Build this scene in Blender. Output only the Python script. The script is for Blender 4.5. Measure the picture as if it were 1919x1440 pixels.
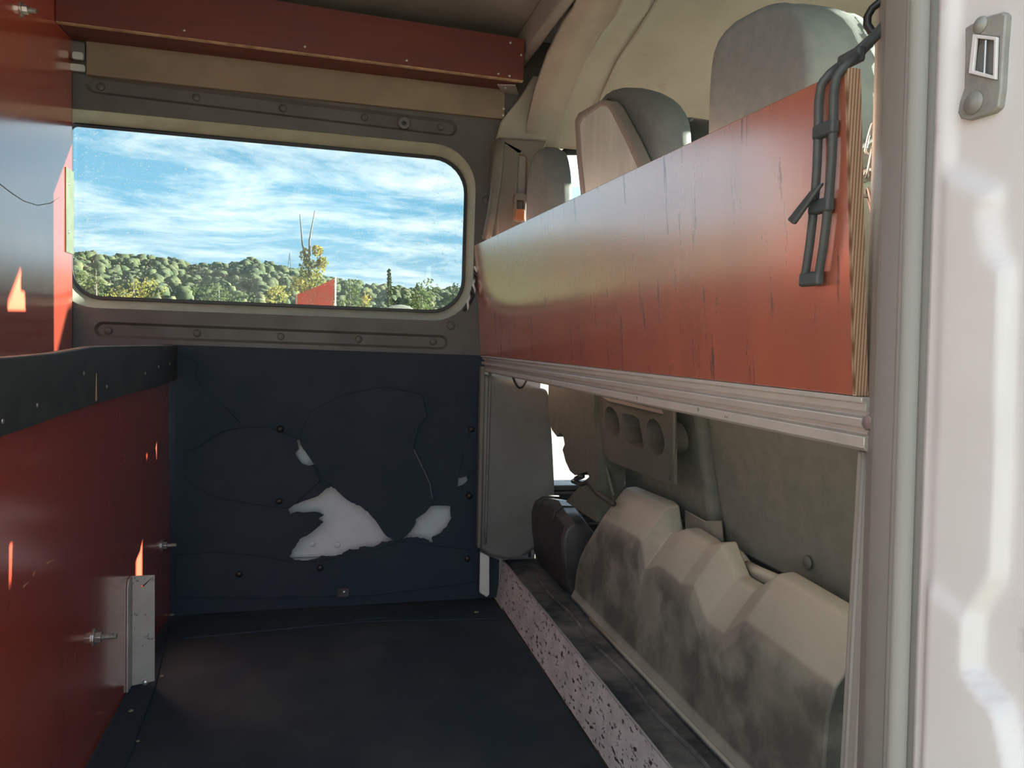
import bpy, bmesh, math, random
from mathutils import Vector, Matrix
from mathutils.geometry import tessellate_polygon
from mathutils import noise as mnoise
random.seed(7)
sc = bpy.context.scene
for o in list(bpy.data.objects): bpy.data.objects.remove(o)
C = sc.collection

# ------------------------------------------------------------------ camera
F = 1400.0
YAW, PITCH, ROLL = math.radians(14.3), math.radians(-3.09), math.radians(1.77)
CAM = Vector((0, 0, .66))
fw = Vector((math.sin(YAW)*math.cos(PITCH), math.cos(YAW)*math.cos(PITCH), math.sin(PITCH)))
_r = Vector((math.cos(YAW), -math.sin(YAW), 0)); _u = _r.cross(fw)
rt = _r*math.cos(ROLL) + _u*math.sin(ROLL); up = -_r*math.sin(ROLL) + _u*math.cos(ROLL)
cd = bpy.data.cameras.new('camera'); cam = bpy.data.objects.new('camera', cd); C.objects.link(cam)
cd.sensor_width = 36; cd.lens = 36*F/1919; cd.clip_start = .01; cd.clip_end = 5000
M = Matrix((rt, up, -fw)).transposed().to_4x4(); M.translation = CAM
cam.matrix_world = M
sc.camera = cam

# ------------------------------------------------------------------ world: blue sky with thin clouds
SKY = .88
w = bpy.data.worlds.new('sky'); sc.world = w; w.use_nodes = True
nt = w.node_tree; nt.nodes.clear(); N = nt.nodes.new; L = nt.links.new
out = N('ShaderNodeOutputWorld'); bg = N('ShaderNodeBackground'); L(bg.outputs[0], out.inputs[0])
tc = N('ShaderNodeTexCoord'); sep = N('ShaderNodeSeparateXYZ'); L(tc.outputs['Generated'], sep.inputs[0])
zz = N('ShaderNodeMath'); zz.operation = 'MAXIMUM'; L(sep.outputs[2], zz.inputs[0]); zz.inputs[1].default_value = 0
za = N('ShaderNodeMath'); za.operation = 'ADD'; L(zz.outputs[0], za.inputs[0]); za.inputs[1].default_value = .12
dx = N('ShaderNodeMath'); dx.operation = 'DIVIDE'; L(sep.outputs[0], dx.inputs[0]); L(za.outputs[0], dx.inputs[1])
dy = N('ShaderNodeMath'); dy.operation = 'DIVIDE'; L(sep.outputs[1], dy.inputs[0]); L(za.outputs[0], dy.inputs[1])
cb = N('ShaderNodeCombineXYZ'); L(dx.outputs[0], cb.inputs[0]); L(dy.outputs[0], cb.inputs[1])
mp = N('ShaderNodeMapping'); L(cb.outputs[0], mp.inputs[0])
mp.inputs['Location'].default_value = (3.1, 1.7, 0); mp.inputs['Rotation'].default_value = (0, 0, .35); mp.inputs['Scale'].default_value = (.9, 1.25, 1)
n1 = N('ShaderNodeTexNoise'); L(mp.outputs[0], n1.inputs['Vector'])
n1.inputs['Scale'].default_value = 1.5; n1.inputs['Detail'].default_value = 9; n1.inputs['Roughness'].default_value = .68; n1.inputs['Distortion'].default_value = .35
cr = N('ShaderNodeValToRGB'); L(n1.outputs['Fac'], cr.inputs[0])
cr.color_ramp.elements[0].position = .42; cr.color_ramp.elements[1].position = .64
gr = N('ShaderNodeValToRGB'); L(zz.outputs[0], gr.inputs[0])
e = gr.color_ramp.elements; e[0].position = 0; e[0].color = (1.0, 1.28, 1.42, 1); e[1].position = .55; e[1].color = (.30, .62, 1.0, 1)
m_ = gr.color_ramp.elements.new(.16); m_.color = (.50, 1.06, 1.42, 1)
mx = N('ShaderNodeMix'); mx.data_type = 'RGBA'; L(cr.outputs[0], mx.inputs['Factor']); L(gr.outputs[0], mx.inputs['A'])
mx.inputs['B'].default_value = (2.1, 2.1, 2.05, 1)
L(mx.outputs['Result'], bg.inputs[0]); bg.inputs[1].default_value = SKY

# ------------------------------------------------------------------ sun (low, ahead and to the right)
SUN_DIR = Vector((1, .205, .228)).normalized()
sd = bpy.data.lights.new('sun', 'SUN'); so = bpy.data.objects.new('sun', sd); C.objects.link(so)
sd.energy = 36; sd.color = (1, .92, .80); sd.angle = .0095
so.rotation_euler = SUN_DIR.to_track_quat('Z', 'Y').to_euler(); so.location = (8, 2, 6)

sc.view_settings.view_transform = 'Standard'; sc.view_settings.look = 'None'
sc.view_settings.exposure = 0.87; sc.view_settings.gamma = 1; sc.view_settings.use_curve_mapping = False

# ------------------------------------------------------------------ helpers
def ray(x, y): return rt*((x-959.5)/F) - up*((y-720)/F) + fw
def PX(x, y, X): d = ray(x, y); return CAM + d*((X-CAM.x)/d.x)
def PY(x, y, Y): d = ray(x, y); return CAM + d*((Y-CAM.y)/d.y)
def PZ(x, y, Z): d = ray(x, y); return CAM + d*((Z-CAM.z)/d.z)

class MB:
    def __init__(s): s.v = []; s.f = []
    def add(s, vs, fs):
        b = len(s.v); s.v += [Vector(p) for p in vs]; s.f += [tuple(i+b for i in f) for f in fs]; return s
    def box(s, a, b):
        x0, y0, z0 = [min(p, q) for p, q in zip(a, b)]; x1, y1, z1 = [max(p, q) for p, q in zip(a, b)]
        return s.add([(x0,y0,z0),(x1,y0,z0),(x1,y1,z0),(x0,y1,z0),(x0,y0,z1),(x1,y0,z1),(x1,y1,z1),(x0,y1,z1)],
                     [(0,3,2,1),(4,5,6,7),(0,1,5,4),(1,2,6,5),(2,3,7,6),(3,0,4,7)])
    def tube(s, path, r, n=8, closed=False, flat=1.0):
        P = [Vector(p) for p in path]; m = len(P); rings = []
        prev = None
        for i in range(m):
            if closed: t = P[(i+1) % m] - P[i-1]
            else: t = P[min(i+1, m-1)] - P[max(i-1, 0)]
            t.normalize()
            a = prev if prev else (Vector((0,0,1)) if abs(t.z) < .9 else Vector((1,0,0)))
            a = (a - t*a.dot(t)).normalized(); prev = a; b = t.cross(a)
            rr = r[i] if isinstance(r, (list, tuple)) else r
            rings.append([P[i] + a*math.cos(2*math.pi*k/n)*rr + b*math.sin(2*math.pi*k/n)*rr*flat for k in range(n)])
        vs = [p for g in rings for p in g]; fs = []
        for i in range(m if closed else m-1):
            j = (i+1) % m
            for k in range(n): fs.append((i*n+k, i*n+(k+1)%n, j*n+(k+1)%n, j*n+k))
        if not closed: fs += [tuple(range(n-1, -1, -1)), tuple((m-1)*n+k for k in range(n))]
        return s.add(vs, fs)
    def loft(s, rings, cap=True, closed=True):
        n = len(rings[0]); vs = [p for g in rings for p in g]; fs = []
        for i in range(len(rings)-1):
            for k in range(n if closed else n-1): fs.append((i*n+k, i*n+(k+1)%n, (i+1)*n+(k+1)%n, (i+1)*n+k))
        if cap and closed: fs += [tuple(range(n-1, -1, -1)), tuple((len(rings)-1)*n+k for k in range(n))]
        return s.add(vs, fs)
    def lathe(s, org, axis, prof, n=14):     # prof: (distance along axis, radius)
        axis = Vector(axis).normalized(); a = axis.orthogonal().normalized(); b = axis.cross(a); o = Vector(org)
        return s.loft([[o + axis*h + (a*math.cos(2*math.pi*k/n) + b*math.sin(2*math.pi*k/n))*max(r, 1e-5) for k in range(n)] for h, r in prof])
    def plate(s, outer, holes, fn, w0, w1):  # polygon with holes swept from w0 to w1 through fn(u, v, w)
        loops = [list(outer)] + [list(h) for h in holes]
        tri = tessellate_polygon([[Vector((p[0], p[1], 0)) for p in l] for l in loops])
        pts = [p for l in loops for p in l]; n = len(pts)
        vs = [fn(p[0], p[1], w0) for p in pts] + [fn(p[0], p[1], w1) for p in pts]
        fs = [tuple(t) for t in tri] + [tuple(i+n for i in reversed(t)) for t in tri]
        b = 0
        for l in loops:
            m = len(l)
            for k in range(m): fs.append((b+k, b+(k+1)%m, n+b+(k+1)%m, n+b+k))
            b += m
        return s.add(vs, fs)
    def build(s, name, mat, parent=None, smooth=False, bevel=0, seg=2, sub=0, angle=40):
        me = bpy.data.meshes.new(name); me.from_pydata([tuple(p) for p in s.v], [], s.f); me.update()
        bm = bmesh.new(); bm.from_mesh(me); bmesh.ops.recalc_face_normals(bm, faces=bm.faces)
        bm.to_mesh(me); bm.free()
        me.materials.append(MAT[mat])
        o = bpy.data.objects.new(name, me); C.objects.link(o)
        if bevel:
            b = o.modifiers.new('bevel', 'BEVEL'); b.width = bevel; b.segments = seg; b.limit_method = 'ANGLE'; b.angle_limit = math.radians(angle)
        if sub:
            q = o.modifiers.new('subd', 'SUBSURF'); q.levels = sub; q.render_levels = sub
        if smooth or bevel:
            me.polygons.foreach_set('use_smooth', [True]*len(me.polygons))
            if not smooth: me.set_sharp_from_angle(angle=math.radians(35))
        if parent:
            o.parent = parent; o.matrix_parent_inverse = Matrix.Translation(-parent.location)
        return o

def tag(o, label, cat=None, group=None, kind=None):
    o['label'] = label
    if cat: o['category'] = cat
    if group: o['group'] = group
    if kind: o['kind'] = kind
    return o
def thing(name, loc, label, cat, group=None, kind=None):
    o = bpy.data.objects.new(name, None); C.objects.link(o); o.location = loc; o.empty_display_size = .05
    return tag(o, label, cat, group, kind)
def rrect(x0, x1, y0, y1, r, n=8):
    if not isinstance(r, (list, tuple)): r = [r]*4
    out = []
    for (cx, cy, a, rr) in ((x1-r[0], y1-r[0], 0, r[0]), (x0+r[1], y1-r[1], 90, r[1]), (x0+r[2], y0+r[2], 180, r[2]), (x1-r[3], y0+r[3], 270, r[3])):
        for k in range(n+1):
            t = math.radians(a + 90*k/n); out.append((cx+rr*math.cos(t), cy+rr*math.sin(t)))
    return out
def XZ(y0=0): return lambda u, v, w: (u, w, v)
wallmap = lambda u, v, w: Vector((u, w, v))      # plates standing across Y
sidemap = lambda u, v, w: Vector((w, u, v))      # plates standing across X
flatmap = lambda u, v, w: Vector((u, v, w))      # plates lying

# ------------------------------------------------------------------ materials
MAT = {}
def mk(name, c1, c2=None, scale=20, stretch=(1,1,1), detail=6, ramp=(.4,.65), rough=.5, rough2=None, metal=0, bump=0, bscale=150, bstretch=(1,1,1), spec=.5, c3=None, scale3=60, stretch3=(1,1,1), ramp3=(.62,.7), coat=0, dist=0, ior=1.5, rough3=None, dust_and_light=None):
    m = bpy.data.materials.new(name); m.use_nodes = True; t = m.node_tree; p = t.nodes['Principled BSDF']; N = t.nodes.new; L = t.links.new
    MAT[name] = m
    p.inputs['Roughness'].default_value = rough; p.inputs['Metallic'].default_value = metal; p.inputs['Specular IOR Level'].default_value = spec
    p.inputs['Base Color'].default_value = (*c1, 1); p.inputs['Coat Weight'].default_value = coat; p.inputs['Coat Roughness'].default_value = .17; p.inputs['Coat IOR'].default_value = 2.7 if coat > .5 else 1.5; p.inputs['IOR'].default_value = ior
    co = N('ShaderNodeTexCoord')
    def noise(sc_, st, det=6, ds=0):
        mp = N('ShaderNodeMapping'); mp.inputs['Scale'].default_value = st; L(co.outputs['Object'], mp.inputs[0])
        n = N('ShaderNodeTexNoise'); n.inputs['Scale'].default_value = sc_; n.inputs['Detail'].default_value = det; n.inputs['Roughness'].default_value = .6; n.inputs['Distortion'].default_value = ds
        L(mp.outputs[0], n.inputs['Vector']); return n.outputs['Fac']
    def rmp(s, a, b):
        r = N('ShaderNodeMapRange'); r.inputs['From Min'].default_value = a; r.inputs['From Max'].default_value = b; L(s, r.inputs[0]); return r.outputs[0]
    col = None
    if c2:
        f = rmp(noise(scale, stretch, detail, dist), *ramp)
        x = N('ShaderNodeMix'); x.data_type = 'RGBA'; L(f, x.inputs['Factor']); x.inputs['A'].default_value = (*c1, 1); x.inputs['B'].default_value = (*c2, 1); col = x.outputs['Result']
        if rough2 is not None:
            y = N('ShaderNodeMapRange'); y.inputs['To Min'].default_value = rough; y.inputs['To Max'].default_value = rough2; L(f, y.inputs[0]); L(y.outputs[0], p.inputs['Roughness'])
    if c3:
        f = rmp(noise(scale3, stretch3, 5), *ramp3)
        x = N('ShaderNodeMix'); x.data_type = 'RGBA'; L(f, x.inputs['Factor']); x.inputs['A'].default_value = (*c1, 1)
        if col: L(col, x.inputs['A'])
        x.inputs['B'].default_value = (*c3, 1); col = x.outputs['Result']
        if rough3 is not None:
            y = N('ShaderNodeMix'); y.data_type = 'FLOAT'; L(f, y.inputs['Factor']); y.inputs['A'].default_value = rough; y.inputs['B'].default_value = rough3
            if p.inputs['Roughness'].links: L(p.inputs['Roughness'].links[0].from_socket, y.inputs['A'])
            L(y.outputs['Result'], p.inputs['Roughness'])
    if dust_and_light:      # dusty tone plus painted daylight on faces that look up
        ge = N('ShaderNodeNewGeometry'); sx = N('ShaderNodeSeparateXYZ'); L(ge.outputs['Normal'], sx.inputs[0]); f = rmp(sx.outputs[2], .15, .7)
        x = N('ShaderNodeMix'); x.data_type = 'RGBA'; L(f, x.inputs['Factor']); x.inputs['A'].default_value = (*c1, 1)
        if col: L(col, x.inputs['A'])
        x.inputs['B'].default_value = (*dust_and_light, 1); col = x.outputs['Result']
    if col: L(col, p.inputs['Base Color'])
    if bump:
        b = N('ShaderNodeBump'); b.inputs['Strength'].default_value = bump; b.inputs['Distance'].default_value = .002
        L(noise(bscale, bstretch, 4), b.inputs['Height']); L(b.outputs[0], p.inputs['Normal'])
    return m

RED = (.52, .080, .040)
mk('red_ply', RED, (.43, .062, .034), 14, (1,1,.12), ramp=(.35,.7), rough=.17, rough2=.24, spec=.5, ior=2.2, coat=1, c3=(.12,.03,.022), scale3=55, stretch3=(1,1,.16), ramp3=(.68,.76), rough3=.5, bump=.05, bscale=60, bstretch=(1,1,.08))
mk('red_ply_board', (.56,.17,.10), (.46,.14,.085), 14, (1,1,.12), ramp=(.35,.7), rough=.16, rough2=.22, spec=.5, ior=2.6, coat=1, c3=(.15,.035,.03), scale3=85, stretch3=(1,1,.06), ramp3=(.62,.68), rough3=.45, bump=.05, bscale=60, bstretch=(1,1,.08))  # lens glare painted into this red, paler than the other ply
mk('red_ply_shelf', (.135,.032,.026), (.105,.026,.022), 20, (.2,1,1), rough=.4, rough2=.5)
mk('ply_edge', (.52,.33,.2), (.3,.17,.1), 30, (1,.6,.2), rough=.8)
mk('taupe_metal', (.098,.095,.088), (.08,.078,.073), 9, rough=.5, rough2=.62, c3=(.05,.045,.04), scale3=70, ramp3=(.72,.78))
mk('lit_flange', (.40,.40,.30), (.33,.32,.25), 15, rough=.5)  # daylight on the reveal painted in: paler than the wall metal
mk('black_board', (.010,.021,.035), (.015,.027,.042), 12, rough=.75, rough2=.9, bump=.15, bscale=400)
mk('white_metal', (.56,.57,.60), (.50,.50,.53), 12, rough=.4, c3=(.12,.1,.09), scale3=90, ramp3=(.73,.78))
mk('rubber_floor', (.014,.026,.036), (.055,.062,.062), 5, detail=9, ramp=(.45,.8), rough=.8, rough2=.92, bump=.3, bscale=350, c3=(.012,.018,.022), scale3=3, ramp3=(.5,.7))
mk('strip_rubber', (.028,.034,.038), (.045,.05,.052), 30, rough=.6, rough2=.7, c3=(.1,.1,.1), scale3=80, ramp3=(.73,.76))
mk('kick_paint', (.62,.56,.535), (.48,.43,.41), 18, rough=.5, c3=(.06,.045,.04), scale3=130, stretch3=(1,.4,1), ramp3=(.57,.63), bump=.1, bscale=90)
mk('ledge_mat', (.032,.037,.041), (.20,.185,.165), 8, detail=8, ramp=(.40,.62), rough=.85, bump=.5, bscale=500)
mk('grey_plastic', (.14,.138,.128), (.118,.116,.108), 12, rough=.5, bump=.1, bscale=600)
mk('beige_plastic', (.16,.145,.115), (.13,.12,.1), 10, rough=.55)
mk('base_plastic', (.165,.165,.135), (.26,.25,.205), 11, detail=10, ramp=(.38,.68), rough=.55, rough2=.75, c3=(.10,.097,.085), scale3=9, ramp3=(.45,.6), bump=.2, bscale=200, dust_and_light=(.42,.39,.32))  # base tone lifted by painted glare, up-facing faces lighter still
mk('black_plastic', (.030,.031,.030), (.05,.05,.047), 18, rough=.38, rough2=.55, c3=(.14,.13,.12), scale3=60, stretch3=(1,.3,1), ramp3=(.7,.78))
mk('seat_fabric', (.155,.17,.145), (.185,.198,.17), 40, rough=.95, bump=.25, bscale=900)  # grey includes lens veil painted over a darker fabric
mk('headrest_fabric', (.14,.165,.16), (.165,.185,.178), 60, rough=.95, bump=.3, bscale=1200)  # glare lifts this grey within the colour itself
mk('seat_fabric_dark', (.085,.092,.074), (.105,.11,.09), 40, rough=.95, bump=.2, bscale=900)
mk('dark_vinyl', (.055,.06,.06), rough=.38)
mk('shell_plastic', (.54,.60,.56), (.43,.48,.45), 14, (1,1,.3), rough=.5)
mk('shell_rim', (.25,.225,.205), rough=.6)
mk('shell_lower', (.085,.092,.078), (.105,.106,.09), 10, rough=.55)
mk('headliner', (.36,.335,.285), (.32,.30,.25), 8, rough=.95, bump=.2, bscale=700, c3=(.22,.18,.135), scale3=9, ramp3=(.66,.8))
mk('dark_roof', (.30,.28,.26), (.24,.225,.21), 8, rough=.7, c3=(.03,.03,.03), scale3=40, ramp3=(.72,.78))
mk('brown_board', (.26,.20,.145), (.21,.165,.12), 10, rough=.8)
mk('alu', (.54,.50,.455), (.49,.455,.41), 30, rough=.42, metal=.3, c3=(.14,.12,.1), scale3=70, ramp3=(.72,.76))
mk('steel', (.55,.54,.52), (.40,.38,.36), 40, rough=.35, metal=.8)
mk('worn_steel', (.46,.42,.39), (.38,.345,.32), 20, rough=.5, metal=.25, c3=(.05,.045,.04), scale3=90, ramp3=(.63,.70))
mk('plate_metal', (.20,.22,.145), (.16,.18,.12), 40, rough=.45, metal=.2)
mk('white_paint', (.60,.575,.565), (.555,.525,.51), 7, rough=.45, spec=.4, c3=(.36,.31,.27), scale3=16, ramp3=(.62,.78))
mk('seal_rubber', (.31,.315,.285), (.36,.36,.325), 20, (1,1,.1), rough=.55)  # both seal greys are raised to carry painted glare
mk('seal_dark', (.22,.225,.205), rough=.6)
mk('pillar_inner', (.30,.28,.25), (.25,.235,.21), 12, (1,1,.2), rough=.5)
mk('strap_rubber', (.055,.065,.066), (.075,.082,.08), 50, rough=.5)
mk('black_rubber', (.012,.012,.013), rough=.45)
mk('striker', (.28,.275,.245), (.20,.195,.175), 60, rough=.55, metal=.2)
mk('dash', (.05,.05,.048), rough=.7)
mk('gravel', (.36,.315,.215), (.25,.22,.15), 9, detail=12, rough=.95, c3=(.13,.115,.085), scale3=22, ramp3=(.56,.64))
mk('hill_soil', (.1,.11,.05), (.15,.135,.07), .05, rough=1)
mk('forest', (.032,.055,.022), (.125,.135,.055), .55, detail=8, ramp=(.35,.65), rough=1, c3=(.15,.14,.06), scale3=.11, ramp3=(.55,.65))
mk('scrub', (.12,.125,.05), (.24,.22,.10), 1.1, detail=8, ramp=(.35,.65), rough=1, c3=(.09,.12,.04), scale3=.3, ramp3=(.5,.6))
mk('yellow_leaf', (.42,.33,.06), (.2,.22,.05), .8, rough=.9)
mk('green_leaf', (.09,.13,.035), (.15,.17,.05), .8, rough=.9)
mk('dark_leaf', (.035,.065,.025), (.07,.1,.03), .8, rough=.9)
mk('bark', (.2,.16,.12), rough=.95)
mk('red_tarp', (.75,.12,.04), (.62,.2,.06), 1.2, rough=.8)
mk('tent_cloth', (.8,.78,.7), rough=.8)
mk('belt', (.1,.1,.095), rough=.8)
mk('orange_plastic', (.35,.13,.05), rough=.5)

def translucency(name, fac):
    t = MAT[name].node_tree; p = t.nodes['Principled BSDF']; o = t.nodes['Material Output']; tl = t.nodes.new('ShaderNodeBsdfTranslucent'); m = t.nodes.new('ShaderNodeMixShader')
    if p.inputs['Base Color'].links: t.links.new(p.inputs['Base Color'].links[0].from_socket, tl.inputs[0])
    else: tl.inputs[0].default_value = p.inputs['Base Color'].default_value
    m.inputs[0].default_value = fac; t.links.new(p.outputs[0], m.inputs[1]); t.links.new(tl.outputs[0], m.inputs[2]); t.links.new(m.outputs[0], o.inputs[0])
for n_ in ('red_tarp','yellow_leaf','green_leaf','dark_leaf','tent_cloth'): translucency(n_, .5)

def glass_mat(name, tint, dust_and_light=0):
    m = bpy.data.materials.new(name); m.use_nodes = True; t = m.node_tree; t.nodes.clear(); N = t.nodes.new; L = t.links.new; MAT[name] = m
    o = N('ShaderNodeOutputMaterial'); tr = N('ShaderNodeBsdfTransparent'); tr.inputs[0].default_value = (*tint, 1)
    gl = N('ShaderNodeBsdfGlossy'); gl.inputs['Roughness'].default_value = .02; lw = N('ShaderNodeLayerWeight'); lw.inputs[0].default_value = .5
    pw_ = N('ShaderNodeMath'); pw_.operation = 'POWER'; L(lw.outputs['Facing'], pw_.inputs[0]); pw_.inputs[1].default_value = 5
    fr = N('ShaderNodeMath'); fr.operation = 'MULTIPLY_ADD'; L(pw_.outputs[0], fr.inputs[0]); fr.inputs[1].default_value = .5; fr.inputs[2].default_value = .022
    a = N('ShaderNodeMixShader'); L(fr.outputs[0], a.inputs[0]); L(tr.outputs[0], a.inputs[1]); L(gl.outputs[0], a.inputs[2]); last = a
    if dust_and_light:
        co = N('ShaderNodeTexCoord')
        fs = []
        for s, lo, hi, amt in ((260, .67, .73, .6), (85, .70, .76, .3)):
            n = N('ShaderNodeTexNoise'); n.inputs['Scale'].default_value = s; n.inputs['Detail'].default_value = 2; L(co.outputs['Object'], n.inputs['Vector'])
            r = N('ShaderNodeMapRange'); r.inputs['From Min'].default_value = lo; r.inputs['From Max'].default_value = hi; r.inputs['To Max'].default_value = amt; L(n.outputs['Fac'], r.inputs[0]); fs.append(r.outputs[0])
        ad = N('ShaderNodeMath'); ad.operation = 'ADD'; L(fs[0], ad.inputs[0]); L(fs[1], ad.inputs[1])
        a2 = N('ShaderNodeMath'); a2.operation = 'ADD'; L(ad.outputs[0], a2.inputs[0]); a2.inputs[1].default_value = dust_and_light; a2.use_clamp = True
        df = N('ShaderNodeBsdfDiffuse'); df.inputs[0].default_value = (.55, .5, .42, 1); tl = N('ShaderNodeBsdfTranslucent'); tl.inputs[0].default_value = (.55, .5, .42, 1)
        b0 = N('ShaderNodeMixShader'); b0.inputs[0].default_value = .5; L(df.outputs[0], b0.inputs[1]); L(tl.outputs[0], b0.inputs[2])
        b = N('ShaderNodeMixShader'); L(a2.outputs[0], b.inputs[0]); L(a.outputs[0], b.inputs[1]); L(b0.outputs[0], b.inputs[2]); last = b
    L(last.outputs[0], o.inputs[0])
glass_mat('tinted_glass', (.55, .605, .615), .010)
glass_mat('clear_glass', (.85, .9, .88))

# striped plywood edge: bands across the thickness (X)
def ply_layers(name, period):
    m = mk(name, (.5,.32,.19), rough=.8); t = m.node_tree; p = t.nodes['Principled BSDF']; N = t.nodes.new; L = t.links.new
    co = N('ShaderNodeTexCoord'); wv = N('ShaderNodeTexWave'); wv.wave_type = 'BANDS'; wv.bands_direction = 'X'; wv.inputs['Scale'].default_value = 1/period*.314
    wv.inputs['Distortion'].default_value = .6; wv.inputs['Detail'].default_value = 2; wv.inputs['Detail Scale'].default_value = 8
    L(co.outputs['UV'], wv.inputs['Vector']) if False else L(co.outputs['Object'], wv.inputs['Vector'])
    r = N('ShaderNodeValToRGB'); L(wv.outputs['Fac'], r.inputs[0]); r.color_ramp.elements[0].color = (.26,.13,.075,1); r.color_ramp.elements[1].color = (.62,.42,.27,1)
    L(r.outputs[0], p.inputs['Base Color'])
ply_layers('ply_layers', .0026)

# ================================================================== STRUCTURE
W = 1.85
# ground outside
g = MB().add([(-900,-900,-.56),(900,-900,-.56),(900,900,-.56),(-900,900,-.56)], [(0,1,2,3)]).build('ground', 'gravel')
tag(g, 'pale sunlit gravel yard outside the van', kind='structure')

# van floor with rubber mat
fl = MB().box((-.75, .22, -.10), (.445, 1.91, 0)).build('floor', 'rubber_floor', bevel=.004)
tag(fl, 'black dusty rubber floor mat of the cargo bay', kind='structure')
mm = MB()
for pts in ([(-.28,1.70),(.1,1.735),(.43,1.70),(.43,1.80),(-.2,1.83),(-.3,1.8)], ):
    mm.plate(pts, [], flatmap, .0003, .0045)
mm.build('mat_patch', 'black_board', fl, bevel=.001)
MB().plate([(.08,1.74),(.16,1.745),(.17,1.775),(.1,1.78)], [], flatmap, .0046, .007).build('mat_patch', 'rubber_floor', fl)

# far side wall: sheet metal with window opening and pressed beads
wf = tag(bpy.data.objects.new('wall_far', None), 'taupe painted sheet metal side wall around the window', kind='structure'); C.objects.link(wf)
wo = rrect(-.578, .363, .711, 1.144, [.105,.025,.085,.10]); wi = rrect(-.553, .347, .731, 1.121, [.085,.014,.065,.085])
gu = [PY(178,158,W), PY(842,240,W)]; gl_ = [PY(193,618,W), PY(826,642,W)]
def slot(a, b, h, n=6):
    a2, b2 = Vector((a.x, a.z)), Vector((b.x, b.z)); d = (b2-a2).normalized(); q = Vector((-d.y, d.x)); o = []
    for c, s in ((b2, -90), (a2, 90)):
        for k in range(n+1):
            t = math.radians(s+180*k/n); o.append(tuple(c + d*math.cos(t)*h + q*math.sin(t)*h))
    return o
def inset_slot(sl, a, b, f):
    return sl
s1 = slot(gu[0], gu[1], .020); s1i = slot(gu[0], gu[1], .013)
s2 = slot(gl_[0], gl_[1], .018); s2i = slot(gl_[0], gl_[1], .012)
sheet = MB().plate([(-.75,.60),(.56,.60),(.56,1.42),(-.75,1.42)], [wo, s1, s2], wallmap, W, W+.003)
for so_, si in ((s1, s1i), (s2, s2i)):
    sheet.loft([[wallmap(u,v,W+.001) for u,v in so_], [wallmap(u,v,W+.008) for u,v in si]], cap=False)
    sheet.plate(si, [], wallmap, W+.008, W+.010)
sheet.build('wall_sheet', 'taupe_metal', wf, bevel=0)
MB().loft([[wallmap(u,v,W-.001) for u,v in wo], [wallmap(u,v,W+.004) for u,v in wo], [wallmap(u,v,W+.034) for u,v in wi]], cap=False).build('window_flange', 'lit_flange', wf, smooth=True)
def bump_disc(p, r, h, name, mat, parent, axis=(0,-1,0)):
    return MB().lathe(p, axis, [(0, r), (h*.5, r*.92), (h*.9, r*.6), (h, 0)], 12).build(name, mat, parent, smooth=True)
for px, py in ((189,163),(368,183),(530,203),(683,220),(826,238)): bump_disc(PY(px,py,W+.008), .009, .004, 'weld_dimple', 'taupe_metal', wf)
for px, py in ((203,620),(369,625),(526,631),(672,636),(812,641)): bump_disc(PY(px,py,W+.008), .009, .004, 'weld_dimple', 'taupe_metal', wf)
for px, py in ((912,375),(845,610)): bump_disc(PY(px,py,W), .011, .003, 'weld_dimple', 'taupe_metal', wf)
# outer skin of the van behind the lining
sk = MB().box((-.75, 1.892, -.12), (.56, 1.91, .66)); sk.box((-.75, 1.892, .66), (-.556, 1.91, 1.44)); sk.box((.365, 1.892, .66), (.56, 1.91, 1.44)); sk.box((-.75, 1.892, 1.15), (.56, 1.91, 1.44))
sk.build('outer_skin', 'white_metal', wf)
MB().box((-.5, 1.884, .118), (.42, 1.8918, .122)).build('skin_crease', 'white_metal', wf, bevel=.0015)
for px, py in ((632,1022),(585,1020)): bump_disc(PY(px,py,1.8915), .008, .003, 'rivet', 'white_metal', wf)
# window pane
wn = thing('window_1', (0, W+.034, .73), 'wide side window with dusty tinted pane', None, kind='structure')
MB().plate(wi, [], wallmap, W+.036, W+.041).build('pane', 'tinted_glass', wn)
wg = rrect(-.546, .3395, .739, 1.1125, [.08,.010,.060,.08])
MB().plate(wi, [wg], wallmap, W+.029, W+.0345).build('gasket', 'black_rubber', wn, bevel=.001)
# brown board above window, below shelf
bb = MB().plate([(PY(162,82,1.84).x,PY(162,140,1.84).z),(.428,1.216),(.428,1.30),(PY(162,82,1.84).x,1.30)], [], wallmap, 1.838, 1.8495).build('cant_board', 'brown_board', bevel=.001)
tag(bb, 'long brown board under the red shelf above the window', 'board')

# roof over cargo bay
rf = MB().box((-.78, .2, 1.42), (.519, 1.93, 1.45)).build('ceiling', 'dark_roof')
tag(rf, 'dark bare roof panel over the cargo bay', kind='structure')
for x0 in (.452,):
    MB().box((x0, .3, 1.35), (x0+.028, 1.845, 1.4199)).build('roof_bow', 'dark_roof', rf, bevel=.006)

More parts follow.
